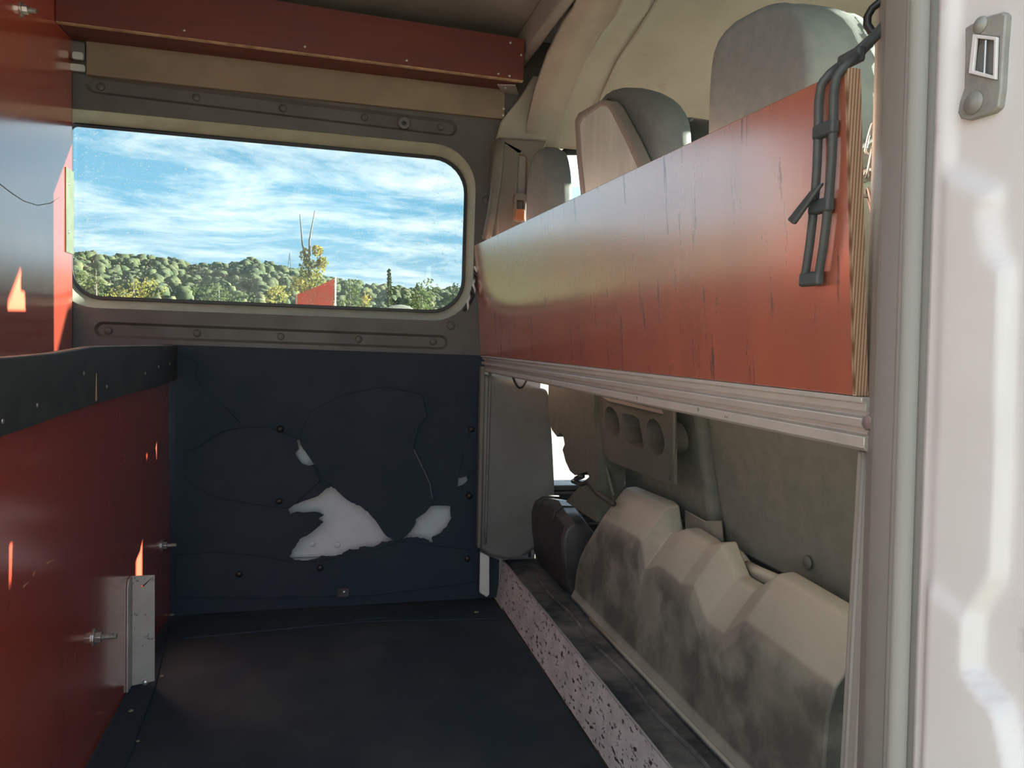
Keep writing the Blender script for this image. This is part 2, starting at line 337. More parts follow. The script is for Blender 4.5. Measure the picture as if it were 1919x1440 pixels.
# cab headliner: curved shell
def headliner():
    xs = [.482,.53,.56,.568,.58,.60,.63,.645,.66,.70,.85,1.0,1.2,1.4,1.5]
    off = [.0,.003,.003,-.003,.020,.024,.024,.026,.052,.055,.052,.048,.04,.02,-.01]
    prof = [(.22,1.10),(.25,1.19),(.30,1.255),(.40,1.315),(.55,1.345),(.62,1.35),(.66,1.372),(.80,1.378),(1.05,1.38),(1.3,1.378),(1.44,1.372),(1.48,1.35),(1.55,1.342),(1.66,1.318),(1.76,1.27),(1.81,1.225),(1.835,1.185),(1.845,1.16)]
    top = []
    for x, o in zip(xs, off):
        row = []
        for y, z in prof:
            c = 1 if .6 < y < 1.5 else .55
            yy = y
            if y > 1.5: yy = y - o*.25*(0) 
            z2 = z + (o-.012)*c
            if z < 1.3: z2 = z + (o-.012)*.2; yy = y + (o-.012)*(.6 if y > 1 else -.6)
            if x > 1.0: z2 -= (x-1.0)**2*.12*min(1, max(0,(z-1.1)/.2))
            row.append(Vector((x, min(yy, 1.862), z2)))
        top.append(row)
    b = MB().loft(top, cap=False, closed=False)
    o = b.build('ceiling_cab', 'headliner', smooth=True)
    sm = o.modifiers.new('solid', 'SOLIDIFY'); sm.thickness = .012; sm.offset = 1
    return o
hl = headliner(); hl.name = 'headliner'
tag(hl, 'beige fabric headliner curving over the cab', kind='structure')
ct = [(984,168),(1000,140),(1030,150),(1024,262),(930,260),(940,226),(974,184)]
MB().plate([(PY(x,y,1.828).x,PY(x,y,1.828).z) for x,y in ct], [], wallmap, 1.828, 1.8465).build('side_trim', 'headliner', hl, bevel=.004)
for k_, (xx, o_) in enumerate(((.572,.006),(.655,.03))):
    MB().tube([Vector((xx+(.10 if k_ and False else 0), y, z+(o_-.012)*(1 if 1.3 < z and y < 1.5 else .4)-.001)) for y, z in ((1.05,1.38),(1.3,1.378),(1.42,1.373),(1.48,1.35),(1.55,1.342),(1.66,1.318),(1.76,1.27),(1.81,1.225),(1.835,1.185))], .005, 6).build('crease', 'headliner', hl, smooth=True)
# outer cab roof over it
ro = MB().plate([(.52,.2),(1.55,.26),(1.55,1.84),(.52,1.93)], [], flatmap, 1.425, 1.45).build('cab_roof', 'white_paint', bevel=.005)
tag(ro, 'white painted cab roof skin', kind='structure')

# ================================================================== LEFT PARTITIONS
X2, XL = -.536, -.335
up_p = thing('partition_panel', (X2, 1.1, .60), 'tall glossy red plywood partition standing beside the window', 'partition')
MB().box((X2-.015, .28, .595), (X2, 1.842, 1.418)).build('panel', 'red_ply', up_p, bevel=.001)
MB().box((X2-.0148, 1.8422, .595), (X2-.001, 1.8465, 1.41)).build('panel_edge', 'black_rubber', up_p)
hp = thing('hinge_plate', (X2, 1.82, .85), 'narrow pale metal plate screwed to red partition edge by window', 'plate')
hz0, hz1 = PX(130,475,X2).z, PX(130,318,X2).z
hpp = MB().box((X2+.0003, PX(122,400,X2).y, hz0), (X2+.0025, 1.8455, hz1)).build('plate', 'plate_metal', hp, bevel=.0006)
for py in (345, 435): MB().lathe(PX(129,py,X2+.0024), (1,0,0), [(0,.004),(.0012,.0035),(.0014,0)], 10).build('screw', 'steel', hpp, smooth=True)
def stud(p, label, L_=.03):
    t = thing('bolt', p, label, 'bolt')
    MB().lathe(p, (1,0,0), [(.0003,.0),(.0003,.013),(.0022,.013),(.0022,0)], 18).build('washer', 'steel', t)
    MB().lathe(p+Vector((.0022,0,0)), (1,0,0), [(0,0),(0,.0085),(.009,.0085),(.009,0)], 6).build('nut', 'steel', t, bevel=.0006)
    n = 22; MB().lathe(p+Vector((.011,0,0)), (1,0,0), [(0,0)]+[(i*L_/n, .0046 if i % 2 else .0038) for i in range(n)]+[(L_,0)], 10).build('thread', 'steel', t)
    return t

# black strip on deck edge with wavy top
bs = thing('edge_strip', (XL+.012, 1.2, .54), 'black worn strip with pale frayed top edge capping the lower red panel', 'strip')
top = [(-200,690),(-100,682),(0,672),(60,667),(110,662),(150,655),(178,650),(215,649),(270,648),(329,648)]
bot = [(329,712),(300,724),(240,740),(180,757),(110,781),(50,803),(0,820),(-100,858),(-200,900)]
XS = XL+.014
poly = [(PX(x,y,XS).y, PX(x,y,XS).z) for x, y in top]; poly2 = [(PX(x,y,XS).y, PX(x,y,XS).z) for x, y in bot]
poly = [(.28, .632)]+poly; poly2 = poly2+[(.28, .545)]; poly[-1] = (1.8455, poly[-1][1]); poly2[0] = (1.8455, poly2[0][1])
MB().plate(poly+poly2, [], sidemap, XS-.005, XS).build('strip', 'strip_rubber', bs, bevel=.001)
MB().plate(poly+[(y, z-.012) for y, z in reversed(poly)], [], sidemap, XS-.016, XS-.0055).build('frayed_edge', 'ply_edge', bs, bevel=.001)
c0 = PX(180,700,XS); c1 = PX(178,752,XS)
MB().plate([(c0.y,c0.z),(c0.y+.003,c1.z),(c0.y-.003,c1.z)], [], sidemap, XS+.0001, XS+.0009).build('split', 'ply_edge', bs)
for px, py in ((318,682),(297,688),(272,700),(70,760),(157,700),(200,725),(5,790)):
    q = PX(px,py,XS); MB().lathe(q, (1,0,0), [(0,.003),(.0008,.0025),(.001,0)], 8).build('staple', 'steel', bs)

lo_p = thing('partition_panel', (XL, 1.1, 0), 'low dark red plywood panel with bolts rising from the floor', 'partition')
zt = .545
MB().plate([(.28,.004),(PX(321,1140,XL).y-.004,.004),(PX(315,730,XL).y,zt+.06),(.28,zt+.06)], [], sidemap, XL-.015, XL).build('panel', 'red_ply', lo_p, bevel=.001)
e0 = PX(315,730,XL).y
MB().plate([(e0+.0003,.02),(e0+.002,.02),(e0+.0015,.55),(e0+.0003,.55)], [], sidemap, XL-.014, XL-.001).build('panel_edge', 'ply_edge', lo_p)
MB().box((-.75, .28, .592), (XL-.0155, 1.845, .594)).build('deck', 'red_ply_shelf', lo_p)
stud(PX(303,1023,XL), 'small zinc bolt with nut on the lower red panel near the far corner', .02)
stud(PX(176,1195,XL), 'larger zinc bolt with nut on the lower red panel nearest the camera', .022)
stud(PX(40,17,X2), 'small bolt end high on the tall red partition', .014)
MB().tube([PX(px,py,X2+.0002) for px,py in ((-30,318),(0,345),(22,362),(45,377),(70,385),(95,381),(112,370))], .0008, 5).build('scuff', 'grey_plastic', up_p, smooth=True)
# scratches: raw wood splinters gouged out of the film
gz = MB()
for a, b, ww in (((88,1056),(100,1050),.003),((62,1079),(66,1070),.002),((44,1100),(52,1092),.002)):
    p, q = PX(*a,XL), PX(*b,XL); d = (q-p).normalized(); s_ = Vector((0,-d.z,d.y))*ww*.5
    gz.plate([((p-s_).y,(p-s_).z),((q-s_*.4).y,(q-s_*.4).z),((q+s_*.4).y,(q+s_*.4).z),((p+s_).y,(p+s_).z)], [], sidemap, XL+.0001, XL+.0004)
gz.build('gouge', 'ply_edge', lo_p)
# angle bracket
br = thing('angle_bracket', (XL, 1.45, 0), 'tall worn steel angle bracket bolted to the lower red panel', 'bracket')
yb = PX(244,1200,XL).y; zb0 = .006; zb1 = PX(244,1080,XL).z
w_ = PY(291,1200,yb).x
MB().plate([(yb-.030,zb0-.0),(yb,zb0),(yb,zb1),(yb-.022,zb1),(yb-.030,zb1-.012)], [], sidemap, XL+.0004, XL+.0034).build('panel_leaf', 'worn_steel', br, bevel=.0008)
MB().plate([(XL+.0036,zb0),(w_,zb0+.006),(w_-.001,zb1),(XL+.0036,zb1)], [rrect(XL+.021-.002,XL+.021+.002,zb1-.022,zb1-.018,.0019,4)], wallmap, yb-.0032, yb).build('front_leaf', 'worn_steel', br, bevel=.0008)
MB().lathe(PY(272,1280,yb-.0032), (0,-1,0), [(0,.0055),(.0015,.005),(.0025,.003),(.003,0)], 12).build('rivet', 'steel', br, smooth=True)
# floor edge strip along the panel
fe = MB().plate([(-.325,.3),(-.275,.3),(-.278,1.2),(-.289,1.46),(-.322,1.78),(-.330,1.78),(-.331,1.44)], [], flatmap, .0002, .005).build('floor_strip', 'black_board', bevel=.0015)
tag(fe, 'flat black strip on the floor along the lower red panel', 'strip')
# crumbs of debris on floor
for i, (px, py, s_) in enumerate(((322,1153,.008),(340,1150,.004),(245,1333,.006),(258,1390,.004),(303,1268,.005),(893,1148,.008))):
    p = PZ(px,py,.0052); 
    ob = MB().lathe(p, (0,0,1), [(0,0),(.0002,s_*.8),(s_*.3,s_*.6),(s_*.45,0)], 5).build('debris_chip', 'plate_metal')
    tag(ob, ['pale chip of debris in the floor corner beside the lining','tiny pale crumb right of the corner chip','pale crumb on floor strip below the steel bracket','tiny pale crumb on floor strip near picture bottom','pale splinter right of the steel bracket foot','pale chip on the floor beside the scuffed step'][i], 'debris', 'debris on the floor')

# ================================================================== RED SHELF ABOVE WINDOW
sh = thing('shelf_box', (0, 1.80, 1.28), 'long red plywood shelf box under the roof above the window', 'shelf')
x0, x1 = X2+.001, .447; yf = 1.735
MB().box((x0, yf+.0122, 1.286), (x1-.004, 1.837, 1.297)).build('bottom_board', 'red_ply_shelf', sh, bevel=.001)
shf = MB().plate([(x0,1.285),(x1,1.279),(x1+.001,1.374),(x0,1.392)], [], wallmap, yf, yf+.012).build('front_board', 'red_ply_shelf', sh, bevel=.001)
MB().plate([(x0,1.2832),(x1,1.2772),(x1,1.2788),(x0,1.2848)], [], wallmap, yf+.001, yf+.013).build('front_edge', 'ply_edge', sh)
for px, py in ((345,57),(571,87),(762,113),(934,138),(955,142),(977,103),(957,80)):
    MB().lathe(PY(px,py,yf), (0,-1,0), [(0,.0034),(.001,.003),(.0016,.0)], 10).build('screw', 'steel', shf, smooth=True)
# corner bracket under shelf end
cbk = thing('corner_bracket', (.42, 1.80, 1.2), 'grey metal corner bracket under the right end of the shelf', 'bracket')
a = [PZ(932,157,1.2845), PZ(966,158,1.2845), PZ(974,180,1.2845), PZ(947,180,1.2845)]
MB().plate([(p.x,p.y) for p in a], [], flatmap, 1.2815, 1.2845).build('top_leaf', 'worn_steel', cbk, bevel=.0006)
xb = a[2].x
MB().add([(a[3].x,a[3].y,1.2830),(xb,a[2].y,1.2830),(xb-.006,1.8365,1.205),(xb-.034,1.8365,1.215)], [(0,1,2,3)]).build('side_leaf', 'worn_steel', cbk)
cbk.children[1].modifiers.new('s','SOLIDIFY').thickness = .003
for px, py in ((947,165),(944,204),(943,216)):
    MB().lathe(PY(px,py,1.80 if py < 180 else 1.815), (0,-1,0), [(0,.003),(.0015,.003),(.002,0)], 8).build('screw', 'steel', cbk)
# hardware in the upper left corner
hw = thing('latch_fitting', (-.52, 1.84, 1.25), 'small white plastic fitting in the corner beside partition and shelf', 'fitting')
def quadY(px0, py0, px1, py1, y): 
    p, q = PY(px0,py0,y), PY(px1,py1,y); return (p.x, q.z, q.x, p.z)
for (bx, mt_, nm) in (((126,75,158,112),'grey_plastic','back_plate'), ((132,120,160,136),'shell_plastic','lower_block'), ((137,98,157,114),'shell_plastic','upper_block')):
    a_ = quadY(*bx, 1.836); MB().plate(rrect(a_[0],a_[2],a_[1],a_[3],.004,3), [], wallmap, 1.830 if nm != 'back_plate' else 1.8375, 1.837 if nm != 'back_plate' else 1.849).build(nm, mt_, hw, bevel=.001)
# round grey cap on the upper bead
cp = thing('round_cap', PY(757,231,W), 'round grey trim cap with dark centre above the window', 'cap')
MB().lathe(PY(757,231,W+.001), (0,-1,0), [(0,.015),(.004,.0145),(.006,.012),(.005,.007),(.003,.0055),(.003,0)], 20).build('ring', 'grey_plastic', cp, smooth=True)
MB().lathe(PY(757,231,W-.002), (0,-1,0), [(0,.0055),(.0012,.005),(.0014,0)], 14).build('core', 'black_rubber', cp)

# ================================================================== TORN BLACK LINING
ln = thing('wall_lining', (.05, W, 0), 'black fibreboard lining with torn holes below the side window', 'panel')
def y2(pts, y): return [(PY(px,py,y).x, PY(px,py,y).z) for px, py in pts]
h1 = [(556,826),(561,824),(566,838),(575,850),(586,862),(590,872),(578,874),(566,869),(556,858),(553,848),(560,841),(554,834)]
h2 = [(541,954),(552,946),(571,939),(596,930),(610,917),(620,912),(628,916),(643,931),(660,943),(674,948),(690,960),(703,975),(722,1003),(738,1013),(752,1011),(762,1004),(770,994),(776,985),(778,972),(795,962),(808,949),(845,949),(846,972),(838,988),(820,1003),(809,1009),(811,1018),(800,1012),(782,1007),(762,1009),(740,1015),(716,1016),(700,1026),(676,1026),(672,1031),(655,1030),(640,1040),(622,1044),(604,1042),(592,1048),(572,1052),(556,1051),(543,1047),(547,1033),(556,1020),(566,1008),(580,1001),(600,985),(606,979),(597,972),(607,965),(598,961),(575,961),(555,960),(543,965)]
h3 = [(858,896),(875,893),(876,902),(868,910),(857,912)]
def smooth_jag(pts, amp=1.2, k=3):
    o = []
    for i in range(len(pts)):
        a, b = pts[i], pts[(i+1) % len(pts)]
        for j in range(k):
            t = j/k; o.append((a[0]+(b[0]-a[0])*t+(random.uniform(-amp,amp) if j else 0), a[1]+(b[1]-a[1])*t+(random.uniform(-amp,amp) if j else 0)))
    return o
YLN = W-.001
outer = [(-.352,.0025),(.452,.0025),(.452,.10),(.40,.12),(.395,.628),(-.352,.634)]
lnb = MB().plate(outer, [y2(smooth_jag(h),YLN) for h in (h1,h2,h3)], wallmap, YLN, YLN+.004).build('board', 'black_board', ln)
# lifted layers around the tears
def flap(name, pts, off, curl=0, cidx=None):
    pp = y2(smooth_jag(pts, .8, 2), YLN); b = MB().plate(pp, [], wallmap, YLN-off-.0025, YLN-off)
    o = b.build(name, 'black_board', ln, bevel=.0006); return o
flap('torn_layer', [(585,770),(640,742),(720,725),(790,740),(800,780),(782,800),(774,840),(790,870),(806,905),(809,945),(796,960),(779,972),(776,985),(770,994),(752,1010),(738,1012),(722,1002),(703,974),(690,959),(674,947),(643,930),(628,915),(610,900),(592,874),(575,850),(563,826),(568,800)], .006)
flap('torn_layer', [(330,662),(372,680),(366,706),(382,738),(410,752),(430,770),(450,792),(448,802),(420,806),(398,818),(372,838),(356,842),(330,840)], .0035)
flap('torn_layer', [(450,803),(500,800),(556,822),(560,842),(553,850),(566,870),(588,874),(600,900),(560,938),(541,952),(480,945),(400,930),(350,900),(345,850),(378,838),(402,820),(424,808)], .003)
flap('torn_layer', [(852,735),(880,742),(896,760),(894,880),(876,892),(858,896),(860,880),(868,860),(866,842),(880,820),(874,780),(862,760)], .004)
flap('torn_layer', [(400,1035),(470,1040),(540,1052),(600,1052),(700,1030),(760,1014),(812,1022),(880,1030),(893,1090),(700,1115),(500,1120),(330,1118),(330,1040)], .003)
for px, py in ((525,805),(523,940),(448,1077),(600,1065),(884,805),(880,930),(876,1048)):
    p = PY(px,py,YLN-.0068); MB().lathe(p+Vector((0,.0065,0)), (0,-1,0), [(0,.0085),(.007,.008),(.010,.0055),(.011,0)], 14).build('button_clip', 'black_rubber', lnb, smooth=True)
MB().tube([PY(px,py,YLN-.009) for px, py in ((776,843),(783,858),(796,885),(806,908),(810,935))], .0013, 6).build('torn_edge', 'grey_plastic', ln)
wl = thing('wall_clip', PY(640,1110,YLN-.006), 'small dark square clip at the foot of the torn lining', 'clip')
a_ = quadY(632,1103,654,1118, YLN-.006); MB().box((a_[0],YLN-.012,a_[1]),(a_[2],YLN-.0062,a_[3])).build('base', 'black_plastic', wl, bevel=.001)
MB().lathe(PY(645,1110,YLN-.012), (0,-1,0), [(0,.004),(.003,.003),(.004,0)], 8).build('head', 'steel', wl)

# ================================================================== STEP AND LEDGE
kp = thing('kick_plate', (.45, 1.1, 0), 'scuffed white painted step plate running along the cargo floor edge', 'step')
MB().add([(.446,.30,.001),(.446,1.846,.001),(.461,1.846,.1),(.461,.30,.1),(.449,.30,.001),(.449,1.846,.001),(.464,1.846,.1),(.464,.30,.1)], [(0,1,2,3),(4,5,6,7),(0,1,5,4),(2,3,7,6),(1,2,6,5),(3,0,4,7)]).build('plate', 'kick_paint', kp)
MB().tube([(.4615, y, .1005+.0006*math.sin(y*40)) for y in [.3+i*.0309 for i in range(51)]], .0022, 6).build('lip', 'worn_steel', kp, smooth=True)
p0, p1 = PY(900,1035,1.80), PY(915,1105,1.80)
MB().plate([(p0.x,p0.z),(p1.x,p0.z-.012),(p1.x+.003,.03),(p1.x-.004,.022),(p0.x+.001,.035)], [], wallmap, 1.798, 1.806).build('end_cover', 'white_paint', kp, bevel=.002)
lg = MB().box((.4645, .30, -.1), (.95, 1.855, .0995)).build('ledge', 'ledge_mat', bevel=.003); lg.name = 'floor_cab'
tag(lg, 'raised dusty rubber cab floor behind the step', kind='structure')
bl = MB()
for i in range(1):
    pass
# folded carpet edge near the seat base
MB().tube([(.505+.004*math.sin(y*23), y, .102) for y in [.35+i*.03 for i in range(46)]], .006, 6, flat=.5).build('mat_seam', 'ledge_mat', lg, smooth=True)

# ================================================================== FAR B-PILLAR TRIM
pt = thing('pillar_trim', (.48, 1.80, .1), 'grey plastic lower trim of the far door pillar below the rail', 'trim')
edge = [(.393,.582),(.562,.545),(.568,.52),(.575,.46),(.581,.40),(.588,.32),(.592,.26),(.580,.19),(.548,.135),(.52,.115),(.455,.108),(.425,.118),(.398,.135)]
YF = 1.795
def toY(p, y, y0=1.83):   # keep the outline as seen while moving the face to depth y
    q = CAM + (Vector((p[0],y0,p[1]))-CAM)*(y/y0); return (q.x, q.z)
e2 = [toY(p, YF) for p in edge]
MB().plate(e2, [], wallmap, YF, 1.846).build('panel', 'grey_plastic', pt, bevel=.012, seg=4)
MB().tube([Vector((toY((.409,z),YF)[0], YF-.001, toY((.409,z),YF)[1])) for z in [.15+i*.044 for i in range(11)]], .004, 6).build('ridge', 'grey_plastic', pt, smooth=True)
MB().plate([toY(p,YF-.002) for p in ((.385,.6),(.395,.6),(.397,.14),(.390,.14))], [], wallmap, YF-.001, YF+.02).build('edge_strip', 'beige_plastic', pt)
MB().plate([toY(p,YF-.003) for p in ((.50,.593),(.545,.575),(.540,.566),(.492,.585))], [], wallmap, YF-.003, YF-.0005).build('foil_corner', 'shell_plastic', pt)
pu = thing('pillar_trim', (.47, 1.79, .62), 'beige plastic upper trim of the far door pillar with belt slot', 'trim')
ups = [(933,257),(1000,262),(1026,264),(1012,300),(1005,360),(985,420),(960,450),(932,470),(930,400),(928,330)]
YU = 1.775
po = y2(ups, YU); 
slt = rrect(PY(972,300,YU).x, PY(988,300,YU).x, PY(980,365,YU).z, PY(980,290,YU).z, .007, 4)
MB().plate(po+[], [slt], wallmap, YU, 1.845).build('panel', 'beige_plastic', pu, bevel=.005, seg=3)
MB().plate(slt, [], wallmap, YU+.012, YU+.018).build('belt_slot', 'shell_rim', pu)
MB().tube([PY(px,py,YU-.004) for px,py in ((937,262),(934,300),(930,345),(922,400),(912,450))], .012, 8).build('edge_roll', 'beige_plastic', pu, smooth=True)
bg_ = thing('belt_guide', PY(975,400,YU-.01), 'seat belt guide loop on the far door pillar', 'belt guide')
q = quadY(964,362,984,416, YU-.012); MB().plate(rrect(q[0],q[2],q[1],q[3],.008,4), [rrect(q[0]+.006,q[2]-.005,q[1]+.028,q[3]-.016,.003,3)], wallmap, YU-.016, YU-.001).build('loop', 'beige_plastic', bg_, bevel=.002)
q = quadY(966,392,982,414, YU-.014); MB().plate(rrect(q[0],q[2],q[1],q[3],.004,3), [], wallmap, YU-.019, YU-.0165).build('tab', 'orange_plastic', bg_, bevel=.001)
# cable by the window corner
cw = thing('cable', PY(880,545,1.80), 'twisted black and white cable hanging beside the window corner', 'cable')
for i, (ph, m_) in enumerate(((0,'black_rubber'),(3.14,'white_paint'),(1.6,'black_rubber'))):
    pa = []
    for k in range(24):
        t = k/23; p = PY(893-22*t+6*math.sin(t*3), 500+82*t, 1.838); pa.append(p+Vector((math.cos(t*16+ph)*.004, math.sin(t*16+ph)*.004, 0)))
    MB().tube(pa, .0032, 6).build('strand', m_, cw, smooth=True)
lp = MB().tube([PY(958+32*t, 698+26*math.sin(t*math.pi)+6*t, 1.74) for t in [k/14 for k in range(15)]], .003, 6).build('cable_loop', 'black_rubber', smooth=True)
tag(lp, 'short black cable loop hanging under the far end of the rail', 'cable')

# ================================================================== RAIL, BOARD, STRAP, CHAIN
rl = thing('rail', (.40, 1.1, .59), 'dusty aluminium rail running across the van under the hinged board', 'rail')
pr = [(.410,.588),(.393,.588),(.389,.591),(.389,.599),(.396,.6005),(.396,.6045),(.388,.606),(.387,.6125),(.389,.6135),(.394,.614),(.394,.6175),(.389,.618),(.389,.6235),(.385,.6245),(.385,.6285),(.410,.6285)]
ya, yb_ = .468, 1.838
MB().loft([[Vector((x, y, z)) for x, z in pr] for y in (ya, yb_)]).build('extrusion', 'alu', rl, bevel=.0006, seg=1)
b0 = PX(1630,800,.388)
MB().lathe(Vector((.391,b0.y,.6105)), (-1,0,0), [(0,.0),(0,.0075),(.002,.0075),(.002,.006),(.006,.006),(.0065,0)], 6).build('bolt_head', 'steel', rl, bevel=.0005)
MB().lathe(Vector((.3935,b0.y,.6105)), (-1,0,0), [(0,0),(0,.0105),(.0012,.0105),(.0012,0)], 18).build('washer', 'worn_steel', rl)
for y, z in ((1.25,.596),(.88,.596),(.72,.596)): MB().lathe(Vector((.390,y,z)), (-1,0,0), [(0,.003),(.001,.0025),(.0012,0)], 8).build('screw', 'seal_dark', rl)

bd = thing('hinged_board', (.40, 1.1, .63), 'wide red plywood board behind the seats with drip marks', 'board')
# board face: bottom x=.386, top x=.360, leaning back toward the bay
xb0, xt0, zb_, zt_ = .386, .362, .6290, .900
ty = .011
bt = PX(1612,768,xb0); tp = PX(1588,126,xt0)
yn0, yn1 = bt.y+.006, tp.y
V = [(xb0,1.844,zb_),(xb0,yn0,zb_),(xt0,yn1,tp.z),(xt0,1.846-.004,PX(885,460,xt0).z)]
V[3] = tuple(PX(885,460,xt0)) if PX(885,460,xt0).y < 1.846 else (xt0, 1.844, PY(885,460,1.844).z)
Vb = [(x+ty, y, z) for x, y, z in V]
MB().add(V+Vb, [(0,1,2,3),(7,6,5,4),(0,4,5,1),(2,6,7,3),(3,7,4,0)]).build('board', 'red_ply_board', bd, bevel=.0008)
MB().add([(V[1][0],V[1][1]-.0004,V[1][2]),(Vb[1][0],Vb[1][1]-.0004,Vb[1][2]),(Vb[2][0],Vb[2][1]-.0004,Vb[2][2]),(V[2][0],V[2][1]-.0004,V[2][2]),
          (V[1][0],V[1][1]+.003,V[1][2]),(Vb[1][0],Vb[1][1]+.003,Vb[1][2]),(Vb[2][0],Vb[2][1]+.003,Vb[2][2]),(V[2][0],V[2][1]+.003,V[2][2])],
         [(0,1,2,3),(0,1,5,4),(2,3,7,6),(1,2,6,5),(3,0,4,7)]).build('ply_edge', 'ply_layers', bd)
def bx_(z): return xb0 + (xt0-xb0)*(z-zb_)/(zt_-zb_)
def onb(px, py, off=0):
    X = .37
    for _ in range(4): p = PX(px, py, X); X = bx_(p.z)-off
    return PX(px, py, X)
pa = [onb(px,py,.0006) for px,py in ((1556,338),(1569,345),(1569,478),(1556,476))]
MB().add(pa+[p+Vector((.003,0,0)) for p in pa], [(0,1,2,3),(7,6,5,4),(0,1,5,4),(1,2,6,5),(2,3,7,6),(3,0,4,7)]).build('metal_strip', 'worn_steel', bd)
for px, py in ((1546,165),(1545,185)): MB().lathe(onb(px,py,.0), (-1,0,0), [(-.002,.004),(.001,.004),(.002,.0025),(.0025,0)], 10).build('screw', 'steel', bd)
for px, py in ((888,478),(893,510)): MB().lathe(onb(px,py,0), (-1,0,0), [(-.002,.003),(.0012,.003),(.0016,0)], 8).build('screw', 'steel', bd)

# ladder rubber strap
stp = thing('rubber_strap', onb(1520,530,.006), 'dark slotted rubber strap draped over the end of the red board', 'strap')
ctr = [PX(1678,22,.40), PX(1645,62,.392), PX(1600,106,.376), PX(1572,128,.362)] + [onb(px,py,.008) for px,py in ((1553,150),(1548,185),(1547,240),(1545,300),(1541,360),(1536,410),(1530,460),(1523,505),(1519,532))]
# resample
def resample(P, n):
    d = [0]
    for a, b in zip(P, P[1:]): d.append(d[-1]+(b-a).length)
    o = []
    for i in range(n):
        t = d[-1]*i/(n-1); k = max(j for j in range(len(d)) if d[j] <= t+1e-9); k = min(k, len(P)-2)
        o.append(P[k].lerp(P[k+1], (t-d[k])/(d[k+1]-d[k])))
    return o
ctr = resample(ctr, 60)
for s_ in (-1, 1):
    pth = []
    for i, p in enumerate(ctr):
        wd = .0085 if i > 12 else .0085*(i/12)**1.5*.8+.001
        pth.append(p + Vector((0, s_*wd, 0)))
    MB().tube(pth, .0034, 8).build('strand', 'strap_rubber', stp, smooth=True)
for i in (12, 28, 43, 58):
    p = ctr[i]; MB().box(p+Vector((-.0035,-.012,-.0055)), p+Vector((.0035,.012,.0055))).build('cross_tie', 'strap_rubber', stp, bevel=.002)
hk = ctr[42]
MB().add([hk+Vector(q) for q in ((-.004,-.010,.012),(-.004,.004,.008),(-.012,.020,-.012),(-.012,.012,-.017),(-.008,-.010,.012),(-.008,.004,.008),(-.016,.020,-.012),(-.016,.012,-.017))], [(0,1,2,3),(7,6,5,4),(0,1,5,4),(1,2,6,5),(2,3,7,6),(3,0,4,7)]).build('hook', 'strap_rubber', stp, bevel=.0015)
hr = [PX(1672,30,.402)+Vector((.012*math.cos(t), -.012*math.cos(t), .014*math.sin(t))) for t in [k*.42 for k in range(15)]]
MB().tube(hr, .003, 6, closed=True).build('loop', 'black_rubber', stp, smooth=True)

# chain
ch = thing('chain', PX(1630,400,.44), 'slack steel chain hanging in the gap beside the board edge', 'chain')
XC = .43
lk = [((1657,118),(1657,148)),((1660,140),(1650,182)),((1650,176),(1642,238)),((1645,232),(1632,286)),((1634,280),(1625,328)),((1628,322),(1624,364)),((1626,358),(1634,395))]
for i, (a, b) in enumerate(lk):
    p, q = PX(*a,XC), PX(*b,XC); d = (q-p); Ln = d.length/2+.002; d.normalize(); c = (p+q)/2
    s_ = d.cross(Vector((.8,-.6,0))).normalized() if i % 2 == 0 else d.cross(Vector((.6,.8,0))).normalized()
    rr = .0048; pa = []
    for k in range(16):
        t = 2*math.pi*k/16; cx = math.cos(t); pa.append(c + d*(math.copysign(max(Ln-rr,0),cx)+cx*rr if abs(cx) > 1e-6 else 0) + s_*math.sin(t)*rr)
    MB().tube(pa, .0012, 6, closed=True).build('link', 'steel', ch, smooth=True)

# ================================================================== NEAR DOOR PILLAR (right of the picture)
XP = .30
def ye(z): return .308 + (z-.45)*.033
npil = thing('door_pillar', (XP, .22, -.1), 'white painted sheet metal door pillar in daylight at the right', 'pillar')
XB = [(0,1900),(330,1878),(400,1878),(505,1896),(880,1891),(1082,1881),(1121,1856),(1152,1838),(1253,1834),(1284,1856),(1330,1895),(1500,1930)]
def lerp_tab(T, v):
    if v <= T[0][0]: return T[0][1]
    for (a, b), (c, d) in zip(T, T[1:]):
        if v <= c: return b + (d-b)*(v-a)/(c-a)
    return T[-1][1]
def sst(t): t = max(0, min(1, t)); return t*t*(3-2*t)
def pj(p):
    v = Vector(p)-CAM; d = v.dot(fw); return 959.5+F*v.dot(rt)/d, 720-F*v.dot(up)/d
nz, ny = 230, 46
rows = []
for i in range(nz+1):
    z = -.10 + 1.50*i/nz if False else (-.10+.45*i/30 if i < 30 else (.35+.60*(i-30)/170 if i < 200 else .95+.45*(i-200)/30))
    row = []
    for j in range(ny+1):
        t = j/ny; y = ye(z) - (.085*t/.8 if t < .8 else .085+.10*(t-.8)/.2)
        u_, v_ = pj((XP, y, z))
        wd = 16+34*sst((v_-360)/40)*sst((510-v_)/40)
        r = sst((ye(z)-y-.004)/.008)*sst((lerp_tab(XB, v_)+9-u_)/wd)*sst((v_-(300+.5*(u_-1790)))/40)
        dl = sst((v_-(1062+(u_-1738)*.81))/30)
        h = -.0055*r*(1+.5*dl) - .0012*mnoise.noise((y*30, z*12, 3))*.4
        h -= .004*sst((.012-(ye(z)-y))/.008)       # rolled flange at the edge
        row.append(Vector((XP+h, y, z)))
    rows.append([Vector((XP+.03, ye(z)+.001, z)), Vector((XP+.006, ye(z)+.002, z))]+row)
MB().loft(rows, cap=False, closed=False).build('panel', 'white_paint', npil, smooth=True)
MB().plate([(XP+.011,.13),(XP+.011,.303),(.36,.34),(.50,.34),(.50,.13)], [], flatmap, -.1, 1.4).build('core', 'white_metal', npil)
